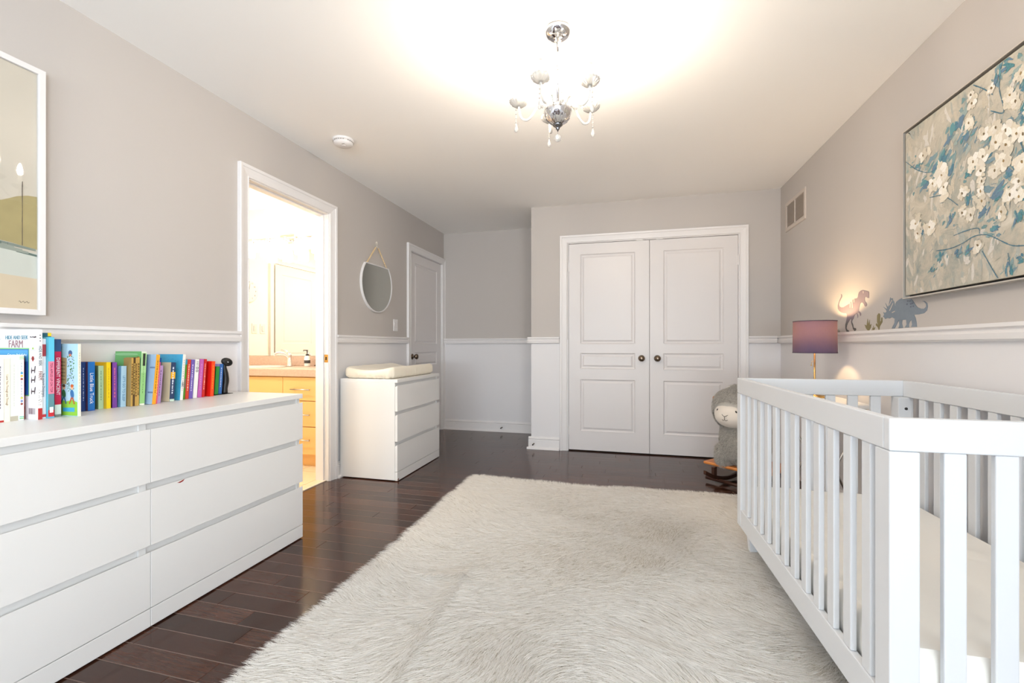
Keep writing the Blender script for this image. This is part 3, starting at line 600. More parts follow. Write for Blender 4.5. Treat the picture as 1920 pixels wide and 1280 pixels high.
b = MB(); rr = random.Random(5)
f_ = lambda u, v, q: (u, -.012-q, v)
for z in (.268, .237): 
    b.prism([(-.040, z-.023), (-.010, z-.023), (-.010, z-.0222), (-.040, z-.0222)], .0002, .0006, f_)
for k, z in enumerate((.172, .138, .098)):
    b.prism([(-.034, z), (-.031, z+.014), (-.030, z+.004), (-.018, z+.004), (-.016, z+.016), (-.011, z+.018), (-.012, z+.008), (-.015, z-.008), (-.018, z-.008), (-.018, z-.001), (-.029, z-.001), (-.030, z-.009), (-.033, z-.009)], .0002, .0006, f_)
for x, z, r in ((-.037, .292, .003), (-.031, .291, .0022), (-.025, .292, .003), (-.018, .291, .0035), (-.012, .292, .004)): b.prism(ellipse(x, z, r, r*.8), .0002, .0006, f_)
b.build('animal_silhouettes', bm_((74,56,58)), fb_)
b = MB(); b.prism([(-.025, .204), (-.032, .214), (-.030, .222), (-.025, .224), (-.020, .222), (-.018, .214)], .0002, .0006, f_); b.build('strawberry', bm_((150,50,44)), fb_)
b = MB(); b.prism([(-.030, .248), (-.020, .248), (-.022, .255), (-.028, .255)], .0002, .0006, f_); b.build('green_hill', bm_((150,180,90)), fb_)
b = MB()
for k in range(9): b.box(-.046+.0036*k, -.046+.0036*k+rr.uniform(.001, .0024), -.0124, -.012, .018, .040)
b.build('barcode', bm_((110,84,90)), fb_)
b = MB()
for k in range(22): b.prism(ellipse(rr.uniform(-.0105, -.0015), rr.uniform(.052, .105), .0007, .001), .0001, .0006, lambda u, v, q: (q, u, v))
for z in (.298, .288, .278): b.prism(ellipse(-.006, z, .002, .0016), .0001, .0006, lambda u, v, q: (q, u, v))
b.build('spine_dots', bm_((50,50,56)), fb_)
b7 = book('white reference book with red label high on its spine', -2.02, 1.1220, .0145, .286, spine=(236,238,242), cover=(38,70,120), bands=((.02,.055,(214,60,70)),(.78,.93,(168,60,70))), title='first picture Dictionary', tc=(90,110,140), ts=.5, tz=.42)
b8 = book('cyan, pink and teal banded picture book next to the tall farm book', -2.01, 1.1375, .0170, .292, spine=(96,140,150), cover=(90,190,215), bands=((.0,.02,(100,170,200)),(.02,.1,(196,40,52))), title='TEN APPLES UP ON TOP', tc=(120,50,76), ts=.46, tz=.50)
for a, e, col in ((.30, .70, (232,132,158)), (.70, 1, (92,192,222))):
    b = MB(); b.box(0, .00045, -.017, 0, a*.292, e*.292); b.build('spine_band', bm_(col), b8)
b = MB(); b.box(-.0, .0006, -.013, -.003, .02, .04); b.build('spine_label', bm_((240,240,240)), b8)
book('tall teal picture book with a yellow top corner', -2.045, 1.1555, .0105, .308, spine=(30,110,140), cover=(24,122,150), bands=((.96,1,(240,214,40)),), marks=.3, tc=(20,60,80))
book('blue picture book with broad crimson band lettered in white', -2.03, 1.1675, .0190, .285, spine=(34,72,118), cover=(128,160,188), bands=((0,.03,(150,150,150)),(.03,.155,(240,240,240)),(.155,.84,(204,26,72)),), title='DIFFERENT VINCENT', tc=(250,240,242), ts=.62, tz=.52,
   cbands=((0,.12,.2,.38,(140,24,36)),(.03,.10,.38,.44,(225,215,210)),(.01,.11,.44,.47,(40,34,40))))
book('thin yellow and black book behind the face-on playground book', -2.045, 1.1875, .0065, .257, spine=(30,30,32), cover=(60,96,52), bands=((.3,.99,(236,214,60)),))
# face-on children's book with green meadow
bb = book('pale blue storybook with two running children on a green meadow cover', -1.96, 1.1970, .0085, .268, D=.20, spine=(232,230,214), cover=(176,208,222), marks=.25, tc=(120,120,90))
FB = lambda u, v, q: (u, -.0085-q, v)
def art(nm, poly, col, par=bb, q0=.0001, q1=.0005, F=FB):
    b = MB(); b.prism(poly, q0, q1, F); return b.build(nm, bm_(col), par)
art('meadow', [(-.199, .002), (-.004, .002), (-.004, .052), (-.03, .060), (-.06, .054), (-.1, .062), (-.199, .05)], (138,190,60))
art('blue_label', [(-.078, .016), (-.018, .016), (-.018, .032), (-.078, .030)], (60,158,200), q0=.0004, q1=.0008)
art('wooden_signpost', [(-.11, .120), (-.060, .118), (-.058, .215), (-.11, .220)], (176,150,112))
rr = random.Random(11)
b = MB()
for k in range(60):
    x, z = rr.uniform(-.055, -.020), rr.uniform(.09, .222); b.prism(ellipse(x, z, rr.uniform(.001, .0035), rr.uniform(.001, .003), rr.random()*3, 7), .0002, .0006, FB)
b.build('leafy_lettering', bm_((92,140,84)), bb)
b = MB()
for k in range(26):
    x, z = rr.uniform(-.055, -.020), rr.uniform(.09, .222); b.prism(ellipse(x, z, rr.uniform(.001, .003), rr.uniform(.001, .002), rr.random()*3, 7), .0005, .0009, FB)
b.build('leafy_lettering', bm_((110,120,170)), bb)
for k in range(6): art('signpost_writing', [(-.1, .135+.013*k), (-.066, .133+.013*k), (-.066, .136+.013*k), (-.1, .138+.013*k)], (110,88,66), q0=.0004, q1=.0007)
art('printed_cap', ellipse(-.040, .234, .010, .010), (70,100,140)); art('printed_face', ellipse(-.040, .226, .006, .005), (206,120,84), q0=.0005, q1=.0009)
for cx, shirt, hair in ((-.072, (52,96,60), (90,60,40)), (-.030, (50,116,170), (196,96,44))):
    art('printed_child_shirt', ellipse(cx, .082, .009, .016, .2), shirt, q0=.0006, q1=.001)
    art('printed_child_head', ellipse(cx, .106, .007, .008), (222,176,140), q0=.0006, q1=.001)
    art('printed_child_hair', ellipse(cx, .112, .0075, .006), hair, q0=.001, q1=.0013)
    art('printed_child_leg', [(cx-.004, .072), (cx-.016, .046), (cx-.012, .044), (cx, .066)], (60,100,140) if cx < -.05 else (190,90,50), q0=.0008, q1=.0012)
    art('printed_child_leg', [(cx+.004, .072), (cx+.014, .046), (cx+.010, .044), (cx, .066)], (60,100,140) if cx < -.05 else (190,90,50), q0=.0008, q1=.0012)
# the smaller board books
book('navy blue board book with small white lettering', -2.09, 1.286, .0155, .196, spine=(20,60,130), cover=(120,110,150), title='', marks=.45, tc=(190,206,236))
book('bright blue board book with large white title', -2.08, 1.3035, .0235, .196, spine=(24,116,200), cover=(120,80,110), title='Little Blue Truck', tc=(250,252,255), ts=.62, tz=.46, bands=((.0,.02,(30,90,180)),))
book('crimson board book standing behind the pale green one', -2.115, 1.3285, .018, .192, spine=(190,44,36), cover=(196,44,36))
book('pale green board book with a darker green cover', -2.10, 1.3525, .0185, .178, spine=(176,212,180), cover=(110,160,120), marks=.35, tc=(84,120,96), cbands=((.28,.5,.12,.3,(50,90,110)),(.25,.42,.02,.12,(220,228,220))))
book('yellow board book between the green and purple ones', -2.085, 1.3720, .0155, .192, spine=(244,212,20), cover=(236,190,30), marks=.3, tc=(196,150,40))
book('purple board book with orange and pink lettering', -2.085, 1.3935, .0175, .191, spine=(120,66,160), cover=(20,14,24), marks=.6, tc=(226,120,130))
book('light blue board book with a bedtime title', -2.08, 1.4215, .0205, .174, lean=.003, spine=(176,214,238), cover=(124,172,212), title="LET'S GO TO SLEEP", tc=(90,140,180), ts=.5, tz=.45)
for k in range(4):
    book(['slim gold-speckled storybook, first of the four from the left', 'slim gold-speckled storybook, second of the four from the left', 'slim gold-speckled storybook, third of the four from the left', 'slim gold-speckled storybook, rightmost of the four'][k],
         -2.058, 1.4455+.0085*k, .0078, .208+.002*(k % 2), lean=.004, D=.045, spine=(196,160,84) if k != 1 else (74,52,24), cover=(168,140,84), marks=1.6, tc=(84,58,22) if k != 1 else (200,170,90))
gb = book('tall green picture book with a white-edged spine and farmyard cover', -2.060, 1.4830, .0205, .235, lean=.010, D=.155, spine=(236,242,226), cover=(112,186,112), bands=((.03,.6,(150,204,130)),(.6,.97,(170,216,150)),), marks=.2, tc=(60,80,50))
b = MB(); b.box(.0004, .0009, -.015, -.005, .172, .226); b.build('spine_label', bm_((50,56,50)), gb)
FG = lambda u, v, q: (u, -.0205-q, v)
for u, v, a, c, col in ((-.018, .17, .010, .010, (236,240,232)), (-.014, .125, .008, .012, (196,70,44)), (-.02, .205, .010, .008, (150,110,50)), (-.014, .09, .006, .012, (40,60,44)), (-.02, .04, .012, .02, (238,240,230)), (-.09, .222, .07, .006, (150,206,150))):
    art('cover_picture', ellipse(u, v, a, c), col, gb, F=FG)
book('pale blue thin picture book with teal back, behind the leaning orange one', -2.075, 1.5065, .0055, .205, lean=.009, spine=(30,124,164), cover=(40,130,170))
book('leaning orange-spined picture book with a light blue cover', -2.035, 1.5180, .0150, .221, lean=.020, spine=(244,166,40), cover=(168,192,224), marks=.5, tc=(90,66,20), cbands=((.02,.2,.72,.75,(120,140,180)),(.02,.2,.22,.25,(110,130,170)),))
book('pink-spined board book leaning on the lavender one', -2.045, 1.5350, .0120, .187, lean=.016, spine=(232,96,128), cover=(150,40,90), marks=.6, tc=(255,226,232))
book('lavender board book leaning beside the thick cream one', -2.05, 1.5490, .0170, .170, lean=.013, spine=(182,150,200), cover=(130,60,120), marks=.5, tc=(96,70,120))
book('red and grey thick board book standing behind the cream one', -2.115, 1.5710, .018, .200, lean=.012, spine=(176,170,172), cover=(178,168,170), cbands=((.0,.4,.6,.95,(196,30,36)),))
book('multicoloured book behind the cream one, yellow green and blue top', -2.12, 1.5920, .020, .203, lean=.012, spine=(22,84,170), cover=(40,130,110), cbands=((.0,.3,.8,.99,(230,200,60)),(.0,.15,.5,.8,(30,90,170))))
nb = book('thick cream board book with a navy blue spine and yellow square', -2.06, 1.6155, .0210, .182, lean=.009, spine=(38,60,98), cover=(238,224,186), bands=((.0,.06,(200,224,210)),(.58,.75,(240,176,30))), marks=1.0, tc=(214,224,236))
pk = book('tall light blue dotted picture book with a white ABC spine', -2.06, 1.6660, .0130, .219, lean=.016, D=.155, spine=(240,240,234), cover=(70,170,214), marks=.4, tc=(150,110,110))
text('ABC', 'lettering', bm_((60,46,50)), pk, .012, axes((0,0,-1), (0,1,0), (1,0,0), (.0007, -.0065, .075)))
b = MB(); rr = random.Random(2)
for k in range(60): b.prism(ellipse(-rr.uniform(.004, .12), rr.uniform(.01, .21), .0013, .0013, n=6), .0001, .0005, lambda u, v, q: (u, -.013-q, v))
b.build('printed_dots', bm_((40,110,170)), pk)
book('green board book with a sky blue top on the spine', -2.08, 1.6930, .0125, .192, lean=.014, spine=(84,150,40), cover=(70,130,40), bands=((.88,1,(60,170,200)),(.28,.52,(130,120,100))))
book('red board book with white title, left of the blue-violet one', -2.08, 1.7075, .0165, .192, lean=.014, spine=(214,64,44), cover=(190,50,40), marks=.7, tc=(250,226,200))
book('blue-violet board book with bold white lettering', -2.08, 1.7260, .0185, .191, lean=.014, spine=(112,92,178), cover=(70,20,60), marks=.7, tc=(226,224,246))
wb = book('white board book with black letters at the spine top', -2.08, 1.7480, .0205, .193, lean=.014, spine=(240,240,240), cover=(240,238,244))
b = MB()
for z, h in ((.178, .002), (.170, .002), (.163, .002)): b.box(.0001, .0006, -.014, -.004, z, z+h)
for z in (.149, .134): b.grid([[(.0004, -.009+r*math.cos(t), z+r*math.sin(t)) for t in [6.283*k/16 for k in range(16)]] for r in (.0035, .006)], close_u=True)
b.build('lettering', bm_((40,44,48)), wb)
book('violet-pink board book with faint lettering', -2.08, 1.7720, .0215, .192, lean=.014, spine=(190,96,176), cover=(90,24,70), marks=.4, tc=(226,160,214))
book('narrow scarlet board book with cream lettering beside the violet-pink', -2.08, 1.7955, .0150, .192, lean=.014, spine=(200,36,34), cover=(170,30,30), marks=.7, tc=(246,206,180))
book('bright red board book with orange spine and barcode cover', -2.068, 1.8320, .0190, .180, lean=.010, spine=(238,74,26), cover=(226,24,16), marks=.5, tc=(250,176,40), cbands=((.45,.62,.08,.24,(240,236,230)),))
book('very slim beige and red book before the green board book', -2.08, 1.8530, .0060, .170, lean=.010, spine=(206,150,130), cover=(180,60,50), marks=.8, tc=(120,60,50))
book('small green board book, second from the black bookend', -2.10, 1.8850, .0210, .148, lean=.010, spine=(46,140,60), cover=(30,110,50), lift=.002)
book('small royal blue board book leaning against the black bookend', -2.105, 1.9120, .0205, .160, lean=.011, spine=(46,104,178), cover=(160,150,214), marks=.6, tc=(230,236,250), lift=.002)
be = thing('metal_bookend', 'black animal shaped metal bookend with a shiny eye', 'bookend', (-2.10, 1.96, ZD))
b = MB(); b.box(-.07, .01, -.11, .03, 0, .0018); b.build('base_plate', black, be)
b = MB(); pts = [(-.01, -.006, .002), (-.012, -.002, .03), (-.012, .004, .07), (-.012, .002, .11), (-.012, -.004, .15), (-.012, .0, .175)]
b.tube(curve(pts, 4), [.016, .0155, .015, .0145, .014, .0145, .015, .0157, .016, .0157, .015, .0145, .014, .0128, .0115, .010, .009, .0087, .0085, .0082, .008], 12); b.build('body', black, be, smooth=True)
b = MB(); b.lathe([(.001, -.011), (.014, -.010), (.024, -.005), (.026, 0), (.024, .005), (.014, .010), (.001, .011)], (0, 0, 0), 20, ax='x')
ho = b.build('head', black, be, smooth=True, loc=(-.004, .004, .172)); ho.scale = (1, 1.15, .85); ho.rotation_euler = (R(-22), 0, R(-20))
b = MB(); b.lathe([(.004, .010), (.004, .0125)], (0, 0, 0), 12, ax='x'); b.build('eye', chrome, ho)
# ================================================================== ON THE WALLS
# flat wall stickers standing on the chair rail (outlines in metres along the wall and above the floor)
def sticker(name, label, cat, poly, m, q0=.0004, q1=.0016):
    cy_ = sum(p[0] for p in poly)/len(poly); t = thing(name, label, cat, (XR, cy_, min(p[1] for p in poly)), 0, 'wall stickers above the chair rail'); z0 = min(p[1] for p in poly)
    b = MB(); b.prism([(u-cy_, v-z0) for u, v in poly], q0, q1, lambda u, v, q: (-q, u, v)); b.build('silhouette', m, t)
    return t, cy_, z0
def grad_mat(name, c0, c1, z0, z1):
    m = bpy.data.materials.new(name); m.use_nodes = True; nt = m.node_tree; b = nt.nodes['Principled BSDF']; b.inputs['Roughness'].default_value = .6
    tc = nt.nodes.new('ShaderNodeTexCoord'); sx = nt.nodes.new('ShaderNodeSeparateXYZ'); nt.links.new(tc.outputs['Object'], sx.inputs[0])
    mr = nt.nodes.new('ShaderNodeMapRange'); mr.inputs['From Min'].default_value = z0; mr.inputs['From Max'].default_value = z1; nt.links.new(sx.outputs['Z'], mr.inputs['Value'])
    r = nt.nodes.new('ShaderNodeValToRGB'); r.color_ramp.elements[0].color = lin(c0)+(1,); r.color_ramp.elements[1].color = lin(c1)+(1,)
    nt.links.new(mr.outputs['Result'], r.inputs['Fac']); nt.links.new(r.outputs['Color'], b.inputs['Base Color']); return m
t, c0, z0 = sticker('dinosaur_sticker', 'mauve grey two-legged dinosaur sticker above the chair rail', 'wall sticker', TREX, grad_mat('dinosaur_print', (84, 84, 82), (132, 120, 130), .05, .085))
for k, q in enumerate(STRIPES):
    b = MB(); b.prism([(u-c0, v-z0) for u, v in q], .0017, .0022, lambda u, v, q_: (-q_, u, v)); b.build('stripe' if k < 3 else 'eye', mat('sticker_gap', (206, 192, 180), .6), t)
t, c0, z0 = sticker('dinosaur_sticker', 'blue horned four-legged dinosaur sticker under the flower painting', 'wall sticker', TRIC, mat('blue_sticker', (122, 134, 146), .6, vary=.1, vscale=30))
for q in FRILL:
    b = MB(); b.prism([(u-c0, v-z0) for u, v in q], .0017, .0022, lambda u, v, q_: (-q_, u, v)); b.build('frill_gap', mat('sticker_gap', (0,0,0)), t)
b = MB()
for u, v in SPOTS: b.prism(ellipse(u-c0, v-z0, .006, .004), .0017, .0022, lambda u, v, q_: (-q_, u, v))
b.build('spots', mat('sticker_spots', (98, 106, 124), .6), t)
olive = mat('olive_sticker', (126, 118, 84), .6)
sticker('plant_sticker', 'olive spiky agave sticker between the two dinosaurs', 'wall sticker', AGAVE, olive)
sticker('plant_sticker', 'tiny olive grass tuft sticker between agave and cactus', 'wall sticker', TUFT, olive)
sticker('plant_sticker', 'olive branched cactus sticker by the horned dinosaur', 'wall sticker', CACTUS, olive)
sticker('plant_sticker', 'tiny grey tuft sticker right of the lampshade', 'wall sticker', TUFT2, mat('grey_sticker', (134, 130, 122), .6))

# flower painting in a floating frame
PY, PZ0, PW_, PH = 2.5434, 1.272, 1.16, .79
pt = thing('flower_painting', 'large painting of white blossoms on teal branches in a slim silver frame', 'painting', (XR, PY, PZ0))
onp = lambda u, v, q: (-q, -u, v)          # u runs toward the camera from the far edge
champ = mat('champagne_frame', (206, 200, 192), .35, .5)
b = MB(); b.sweep([(0, 0), (0, PH), (PW_, PH), (PW_, 0)], [(0, .001), (.0, .040), (.005, .040), (.005, .001)], onp, closed=True); b.build('frame', champ, pt)
b = MB(); b.box(-.012, -.001, -PW_-.004, .004, -.004, PH+.004); b.build('backing', black, pt)
cw = .010
def canvas_mat():
    m = bpy.data.materials.new('painted_canvas'); m.use_nodes = True; nt = m.node_tree; b = nt.nodes['Principled BSDF']; b.inputs['Roughness'].default_value = .55
    tc = nt.nodes.new('ShaderNodeTexCoord'); n = nt.nodes.new('ShaderNodeTexNoise'); n.inputs['Scale'].default_value = 5; n.inputs['Detail'].default_value = 9; n.inputs['Roughness'].default_value = .7; n.inputs['Distortion'].default_value = 1.2
    nt.links.new(tc.outputs['Object'], n.inputs['Vector']); r = nt.nodes.new('ShaderNodeValToRGB'); cr_ = r.color_ramp
    cr_.elements[0].position = .3; cr_.elements[0].color = lin((124, 142, 146))+(1,); cr_.elements[1].position = .72; cr_.elements[1].color = lin((214, 208, 196))+(1,)
    for p, c in ((.40, (158, 160, 152)), (.5, (184, 178, 164)), (.6, (196, 190, 176))): e = cr_.elements.new(p); e.color = lin(c)+(1,)
    nt.links.new(n.outputs['Fac'], r.inputs['Fac']); nt.links.new(r.outputs['Color'], b.inputs['Base Color'])
    n2 = nt.nodes.new('ShaderNodeTexNoise'); n2.inputs['Scale'].default_value = 60; n2.inputs['Detail'].default_value = 6; nt.links.new(tc.outputs['Object'], n2.inputs['Vector'])
    bp = nt.nodes.new('ShaderNodeBump'); bp.inputs['Strength'].default_value = .35; bp.inputs['Distance'].default_value = .004; nt.links.new(n2.outputs['Fac'], bp.inputs['Height']); nt.links.new(bp.outputs['Normal'], b.inputs['Normal'])
    return m
cvb = MB(); cvb.box(-.034, -.012, -PW_+cw, -cw, cw, PH-cw); cvm = [canvas_mat()]
pr = random.Random(12)
def inside(p): return cw+.003 < p[0] < PW_-cw-.003 and cw+.003 < p[1] < PH-cw-.003
def blob(u, v, a, c, ang, jag=.25, n=11):
    o = []
    for k in range(n):
        t_ = 6.283*k/n; r_ = 1+pr.uniform(-jag, jag); x, y_ = a*r_*math.cos(t_), c*r_*math.sin(t_)
        o.append((min(PW_-cw-.003, max(cw+.003, u+x*math.cos(ang)-y_*math.sin(ang))), min(PH-cw-.003, max(cw+.003, v+x*math.sin(ang)+y_*math.cos(ang)))))
    return o
layers = {}
def paint(nm, col, poly, q):
    layers.setdefault((nm, col), []).append((poly, q))
allf = list(FLOWERS)+[(pr.uniform(.70, 1.1), pr.uniform(.25, .72), pr.uniform(.02, .035)) for _ in range(34)]
alll = list(LEAVES)+[(pr.uniform(.70, 1.1), pr.uniform(.1, .75), pr.uniform(.018, .035), pr.uniform(0, 90)) for _ in range(24)]
for u, v, r_, an in alll:     # soft under-colour and leaves
    for k in range(12):
        uu, vv_ = u+pr.gauss(0, r_*1.1), v+pr.gauss(0, r_*.9)
        paint('painted_leaf', pr.choice([(126, 152, 156), (118, 144, 156), (148, 166, 164), (110, 144, 148), (164, 172, 166)]), blob(uu, vv_, r_*pr.uniform(.25, .8), r_*pr.uniform(.12, .34), R(an+pr.uniform(-40, 40)), .4), .0343+.00002*pr.random())
    for k in range(5):
        uu, vv_ = u+pr.gauss(0, r_*.45), v+pr.gauss(0, r_*.4)
        paint('painted_leaf', pr.choice([(78, 122, 142), (92, 142, 150), (98, 126, 148), (74, 128, 138)]), blob(uu, vv_, r_*pr.uniform(.3, .9), r_*pr.uniform(.15, .42), R(an+pr.uniform(-30, 30)), .45), .0346+.00002*pr.random())
for br_ in list(BRANCHES)+[[(.674, .106), (.76, .10), (.86, .14), (1.0, .12)], [(.70, .3), (.80, .36), (.92, .34)], [(.8, .5), (.9, .56), (1.05, .52)]]:
    br_ = [tuple(p)[:2] for p in curve([(a_, b_, 0) for a_, b_ in br_], 5)]
    for i in range(len(br_)-1):
        (a0, a1), (c0_, c1) = br_[i], br_[i+1]; d = Vector((c0_-a0, c1-a1)); L_ = d.length
        if L_ < 1e-4: continue
        nn = Vector((-d.y, d.x))/L_*.0019*pr.uniform(.7, 1.3)
        paint('painted_branch', (74, 116, 134), [p if inside(p) else (min(max(p[0], cw+.003), PW_-cw-.003), min(max(p[1], cw+.003), PH-cw-.003)) for p in ((a0+nn.x, a1+nn.y), (c0_+nn.x*.8, c1+nn.y*.8), (c0_-nn.x*.8, c1-nn.y*.8), (a0-nn.x, a1-nn.y))], .0349)
for k in range(150):
    u, v = pr.uniform(.05, 1.1), pr.uniform(.08, .74)
    if v < .75-.9*max(0, .35-u): paint('painted_twig', pr.choice([(120, 146, 150), (150, 158, 150), (104, 132, 146)]), blob(u, v, pr.uniform(.006, .02), .0011, pr.uniform(-.3, 1.6), .2, 6), .0348)
for k in range(420):
    u, v = pr.uniform(.02, 1.1), pr.uniform(.02, .76); paint('painted_wash', pr.choice([(200, 194, 182), (188, 182, 169), (208, 204, 197), (178, 176, 165), (168, 172, 166), (194, 186, 170)]), blob(u, v, pr.uniform(.01, .045), pr.uniform(.004, .014), pr.uniform(1.0, 2.1), .45), .0341+.00001*(k % 9))
for u, v, r_ in allf:
    r_ *= 1.12
    for k in range(4): paint('painted_petal', pr.choice([(214, 206, 188), (222, 214, 198), (204, 198, 182)]), blob(u+pr.gauss(0, r_*.5), v+pr.gauss(0, r_*.5), r_*pr.uniform(.5, .95), r_*pr.uniform(.35, .6), pr.random()*3, .4, 13), .03492+.00002*k)
    n_ = pr.choice([4, 5, 5]); a0 = pr.random()*6
    for k in range(n_):
        a = a0+6.283*k/n_+pr.uniform(-.3, .3); rr_ = r_*pr.uniform(.75, 1.15)
        paint('painted_petal', pr.choice([(230, 226, 214), (220, 214, 202), (236, 233, 226), (208, 200, 184)]), blob(u+.52*rr_*math.cos(a), v+.52*rr_*math.sin(a), rr_*.58, rr_*.46, a, .24), .0352+.00005*k)
    paint('painted_flower_centre', pr.choice([(128, 108, 72), (146, 124, 84), (110, 96, 70)]), blob(u, v, .0045, .0065, pr.random(), .25, 8), .0357)
strokes = []
for (nm, col), L_ in layers.items():
    cvm.append(mat('oil_%d_%d_%d' % col, col, .5, bump=.3, bscale=120))
    for poly, q in L_: strokes.append((q, len(strokes), poly, len(cvm)-1))
for k_, (q, _, poly, mi_) in enumerate(sorted(strokes, key=lambda t_: (t_[0], t_[1]))):
    n_ = len(poly); d_ = .0341+k_*1.1e-6; cx_ = sum(p[0] for p in poly)/n_; cy_ = sum(p[1] for p in poly)/n_
    cvb.add([onp(u, v, d_) for u, v in poly]+[onp(cx_, cy_, d_)], [(i_, (i_+1) % n_, n_) for i_ in range(n_)], mi_)
cvb.build('canvas', cvm, pt)

# landscape print in a white frame, left wall
lp = thing('landscape_print', 'pale landscape print with a green hill in a white frame', 'framed picture', (XL, 1.232, 1.16))
onl = lambda u, v, q: (q, u, v)
LW, LH = .72, .948
b = MB(); b.sweep([(0, 0), (0, LH), (-LW, LH), (-LW, 0)], [(0, .001), (0, .032), (.001, .034), (.02, .034), (.022, .032), (.022, .001)], onl, closed=True)
b.v = [(x, y, z) for x, y, z in b.v]; b.build('frame', white_trim, lp, bevel=.001)
def art_mat():
    return mat('print_sky', (206, 200, 186), .6, vary=.07, vscale=5)
b = MB(); b.box(.001, .022, -LW+.002, -.002, .002, LH-.002); pb = b.build('print', art_mat(), lp)
def lay(nm, poly, col, q, vary=.12): b = MB(); b.prism(poly, .0218, q+.014, onl); return b.build(nm, mat('art_%d_%d_%d' % col, col, .6, vary=vary, vscale=14), pb)
lay('painted_sand', [(-LW+.02, .02), (-.022, .02), (-.022, .21), (-LW+.02, .27)], (216, 202, 176), .0083, .05)
lay('painted_surf', [(-LW+.02, .18), (-.022, .14), (-.022, .235), (-.3, .26), (-LW+.02, .30)], (208, 214, 206), .0086, .06)
lay('painted_hill', [(-LW+.02, .30), (-.3, .285), (-.1, .265), (-.022, .252), (-.022, .455), (-.05, .452), (-.08, .44), (-.12, .415), (-.2, .38), (-.35, .36), (-.5, .38), (-LW+.02, .34)], (172, 160, 112), .0088, .22)
for k in range(9):
    u = -.03-.02*k-pr.uniform(0, .01); v = .238+.012*pr.uniform(-1, 1)+.008*k/3
    lay('painted_water', [(u-.05, v+.012), (u+.01 if u > -.04 else u+.03, v+.002), (u+.01 if u > -.04 else u+.03, v-.006), (u-.05, v+.002)], pr.choice([(96, 118, 112), (128, 142, 134), (150, 160, 150)]), .0092+.0001*k)
for k in range(10):
    v = .26+.022*k; lay('painted_mast', [(-.0662+pr.uniform(-.0006, .0004), v), (-.0648, v), (-.0646, v+.0216), (-.0660, v+.0216)], (92, 84, 78), .0098)
lay('painted_mast', [(-.0665, .48), (-.064, .48), (-.0645, .50), (-.0655, .50)], (92, 84, 78), .0098)
cur = [(-.064+.0035*k, .048+.004*math.sin(k*2.1)) for k in range(10)]
b = MB(); b.tube([(.0226, u-.012, v) for u, v in cur], .0007, 5); b.build('signature', black, pb)
gl = bpy.data.materials.new('picture_glass'); gl.use_nodes = True; nt = gl.node_tree; nt.nodes.remove(nt.nodes['Principled BSDF'])
tr_ = nt.nodes.new('ShaderNodeBsdfTransparent'); gs = nt.nodes.new('ShaderNodeBsdfGlossy'); gs.inputs['Roughness'].default_value = .015; lw = nt.nodes.new('ShaderNodeLayerWeight'); lw.inputs[0].default_value = .5; pw2 = nt.nodes.new('ShaderNodeMath'); pw2.operation = 'POWER'; pw2.inputs[1].default_value = 4; nt.links.new(lw.outputs['Facing'], pw2.inputs[0]); fr = nt.nodes.new('ShaderNodeMath'); fr.operation = 'MULTIPLY_ADD'; fr.inputs[1].default_value = .8; fr.inputs[2].default_value = .04; nt.links.new(pw2.outputs[0], fr.inputs[0]); mx = nt.nodes.new('ShaderNodeMixShader')
nt.links.new(fr.outputs[0], mx.inputs[0]); nt.links.new(tr_.outputs[0], mx.inputs[1]); nt.links.new(gs.outputs[0], mx.inputs[2]); nt.links.new(mx.outputs[0], nt.nodes['Material Output'].inputs[0])
b = MB(); b.box(.0275, .0285, -LW+.02, -.02, .02, LH-.02); b.build('glass_pane', gl, lp)

# round mirror hung on a beaded cord
mi = thing('hanging_mirror', 'round white-rimmed mirror with a flat top hanging on wooden beads', 'mirror', (XL, 3.645, 1.351))
def circ(r, cutz, n=56):
    a0 = math.asin(min(.999, cutz/r)); return [(r*math.cos(t_), r*math.sin(t_)) for t_ in [math.pi-a0+(math.pi+2*a0)*k/n for k in range(n+1)]]
P_ = [(u, v+.25) for u, v in circ(.25, .165)]
b = MB(); b.prism(P_, .002, .014, onl); b.build('backing', white_trim, mi)
b = MB(); b.prism([(u*.985, (v-.25)*.985+.2495) for u, v in P_], .0142, .0165, onl); b.build('mirror_glass', mat('mirror_silver_dark', (214, 216, 210), .015, 1), mi)
b = MB(); b.sweep(P_, [(0, .001), (0, .022), (-.007, .022), (-.007, .001)], onl, closed=True); b.build('rim', white_trim, mi)
bead = mat('pale_wood_bead', (216, 190, 148), .5)
nb_ = 13
b = MB(); b.tube([(.012, -.175, .405), (.012, -.03, .575), (.012, .0, .60)], .0015, 5); b.tube([(.012, .175, .405), (.012, .03, .575), (.012, .0, .60)], .0015, 5); b.build('cord', mat('white_cord', (236, 230, 218), .8), mi)
for s_ in (-1, 1):
    for k in range(nb_):
        f__ = (k+.5)/nb_; yy, zz = s_*(.170-.150*f__), .417+.168*f__
        b = MB(); b.lathe([(.002, -.0068), (.0055, -.005), (.0078, 0), (.0055, .005), (.002, .0068)], (.0125, yy, zz), 12); b.build('bead', bead, mi, smooth=True)
b = MB(); b.tube([(.008, .012*math.sin(a), .607+.018*(1-math.cos(a))) for a in [6.283*k/20 for k in range(21)]], .0018, 6); b.lathe([(.007, .001), (.007, .006), (.003, .012)], (0, 0, .630), 12, ax='x'); b.build('hanging_loop', mat('white_cord', (0,0,0)), mi, smooth=True)

sw = thing('light_switch', 'white double wall switch below and right of the round mirror', 'light switch', (XL, 3.998, 1.243))
b = MB(); b.box(0, .006, -.04, .04, -.058, .058); b.build('plate', white_trim, sw, bevel=.002)
for yy in (-.017, .017):
    b = MB(); b.prism([(-.028, .006), (.0, .0085), (.028, .011), (.028, .004), (-.028, .004)], yy-.012, yy+.012, lambda u, v, q: (v, q, u)); b.build('rocker', door_m, sw)

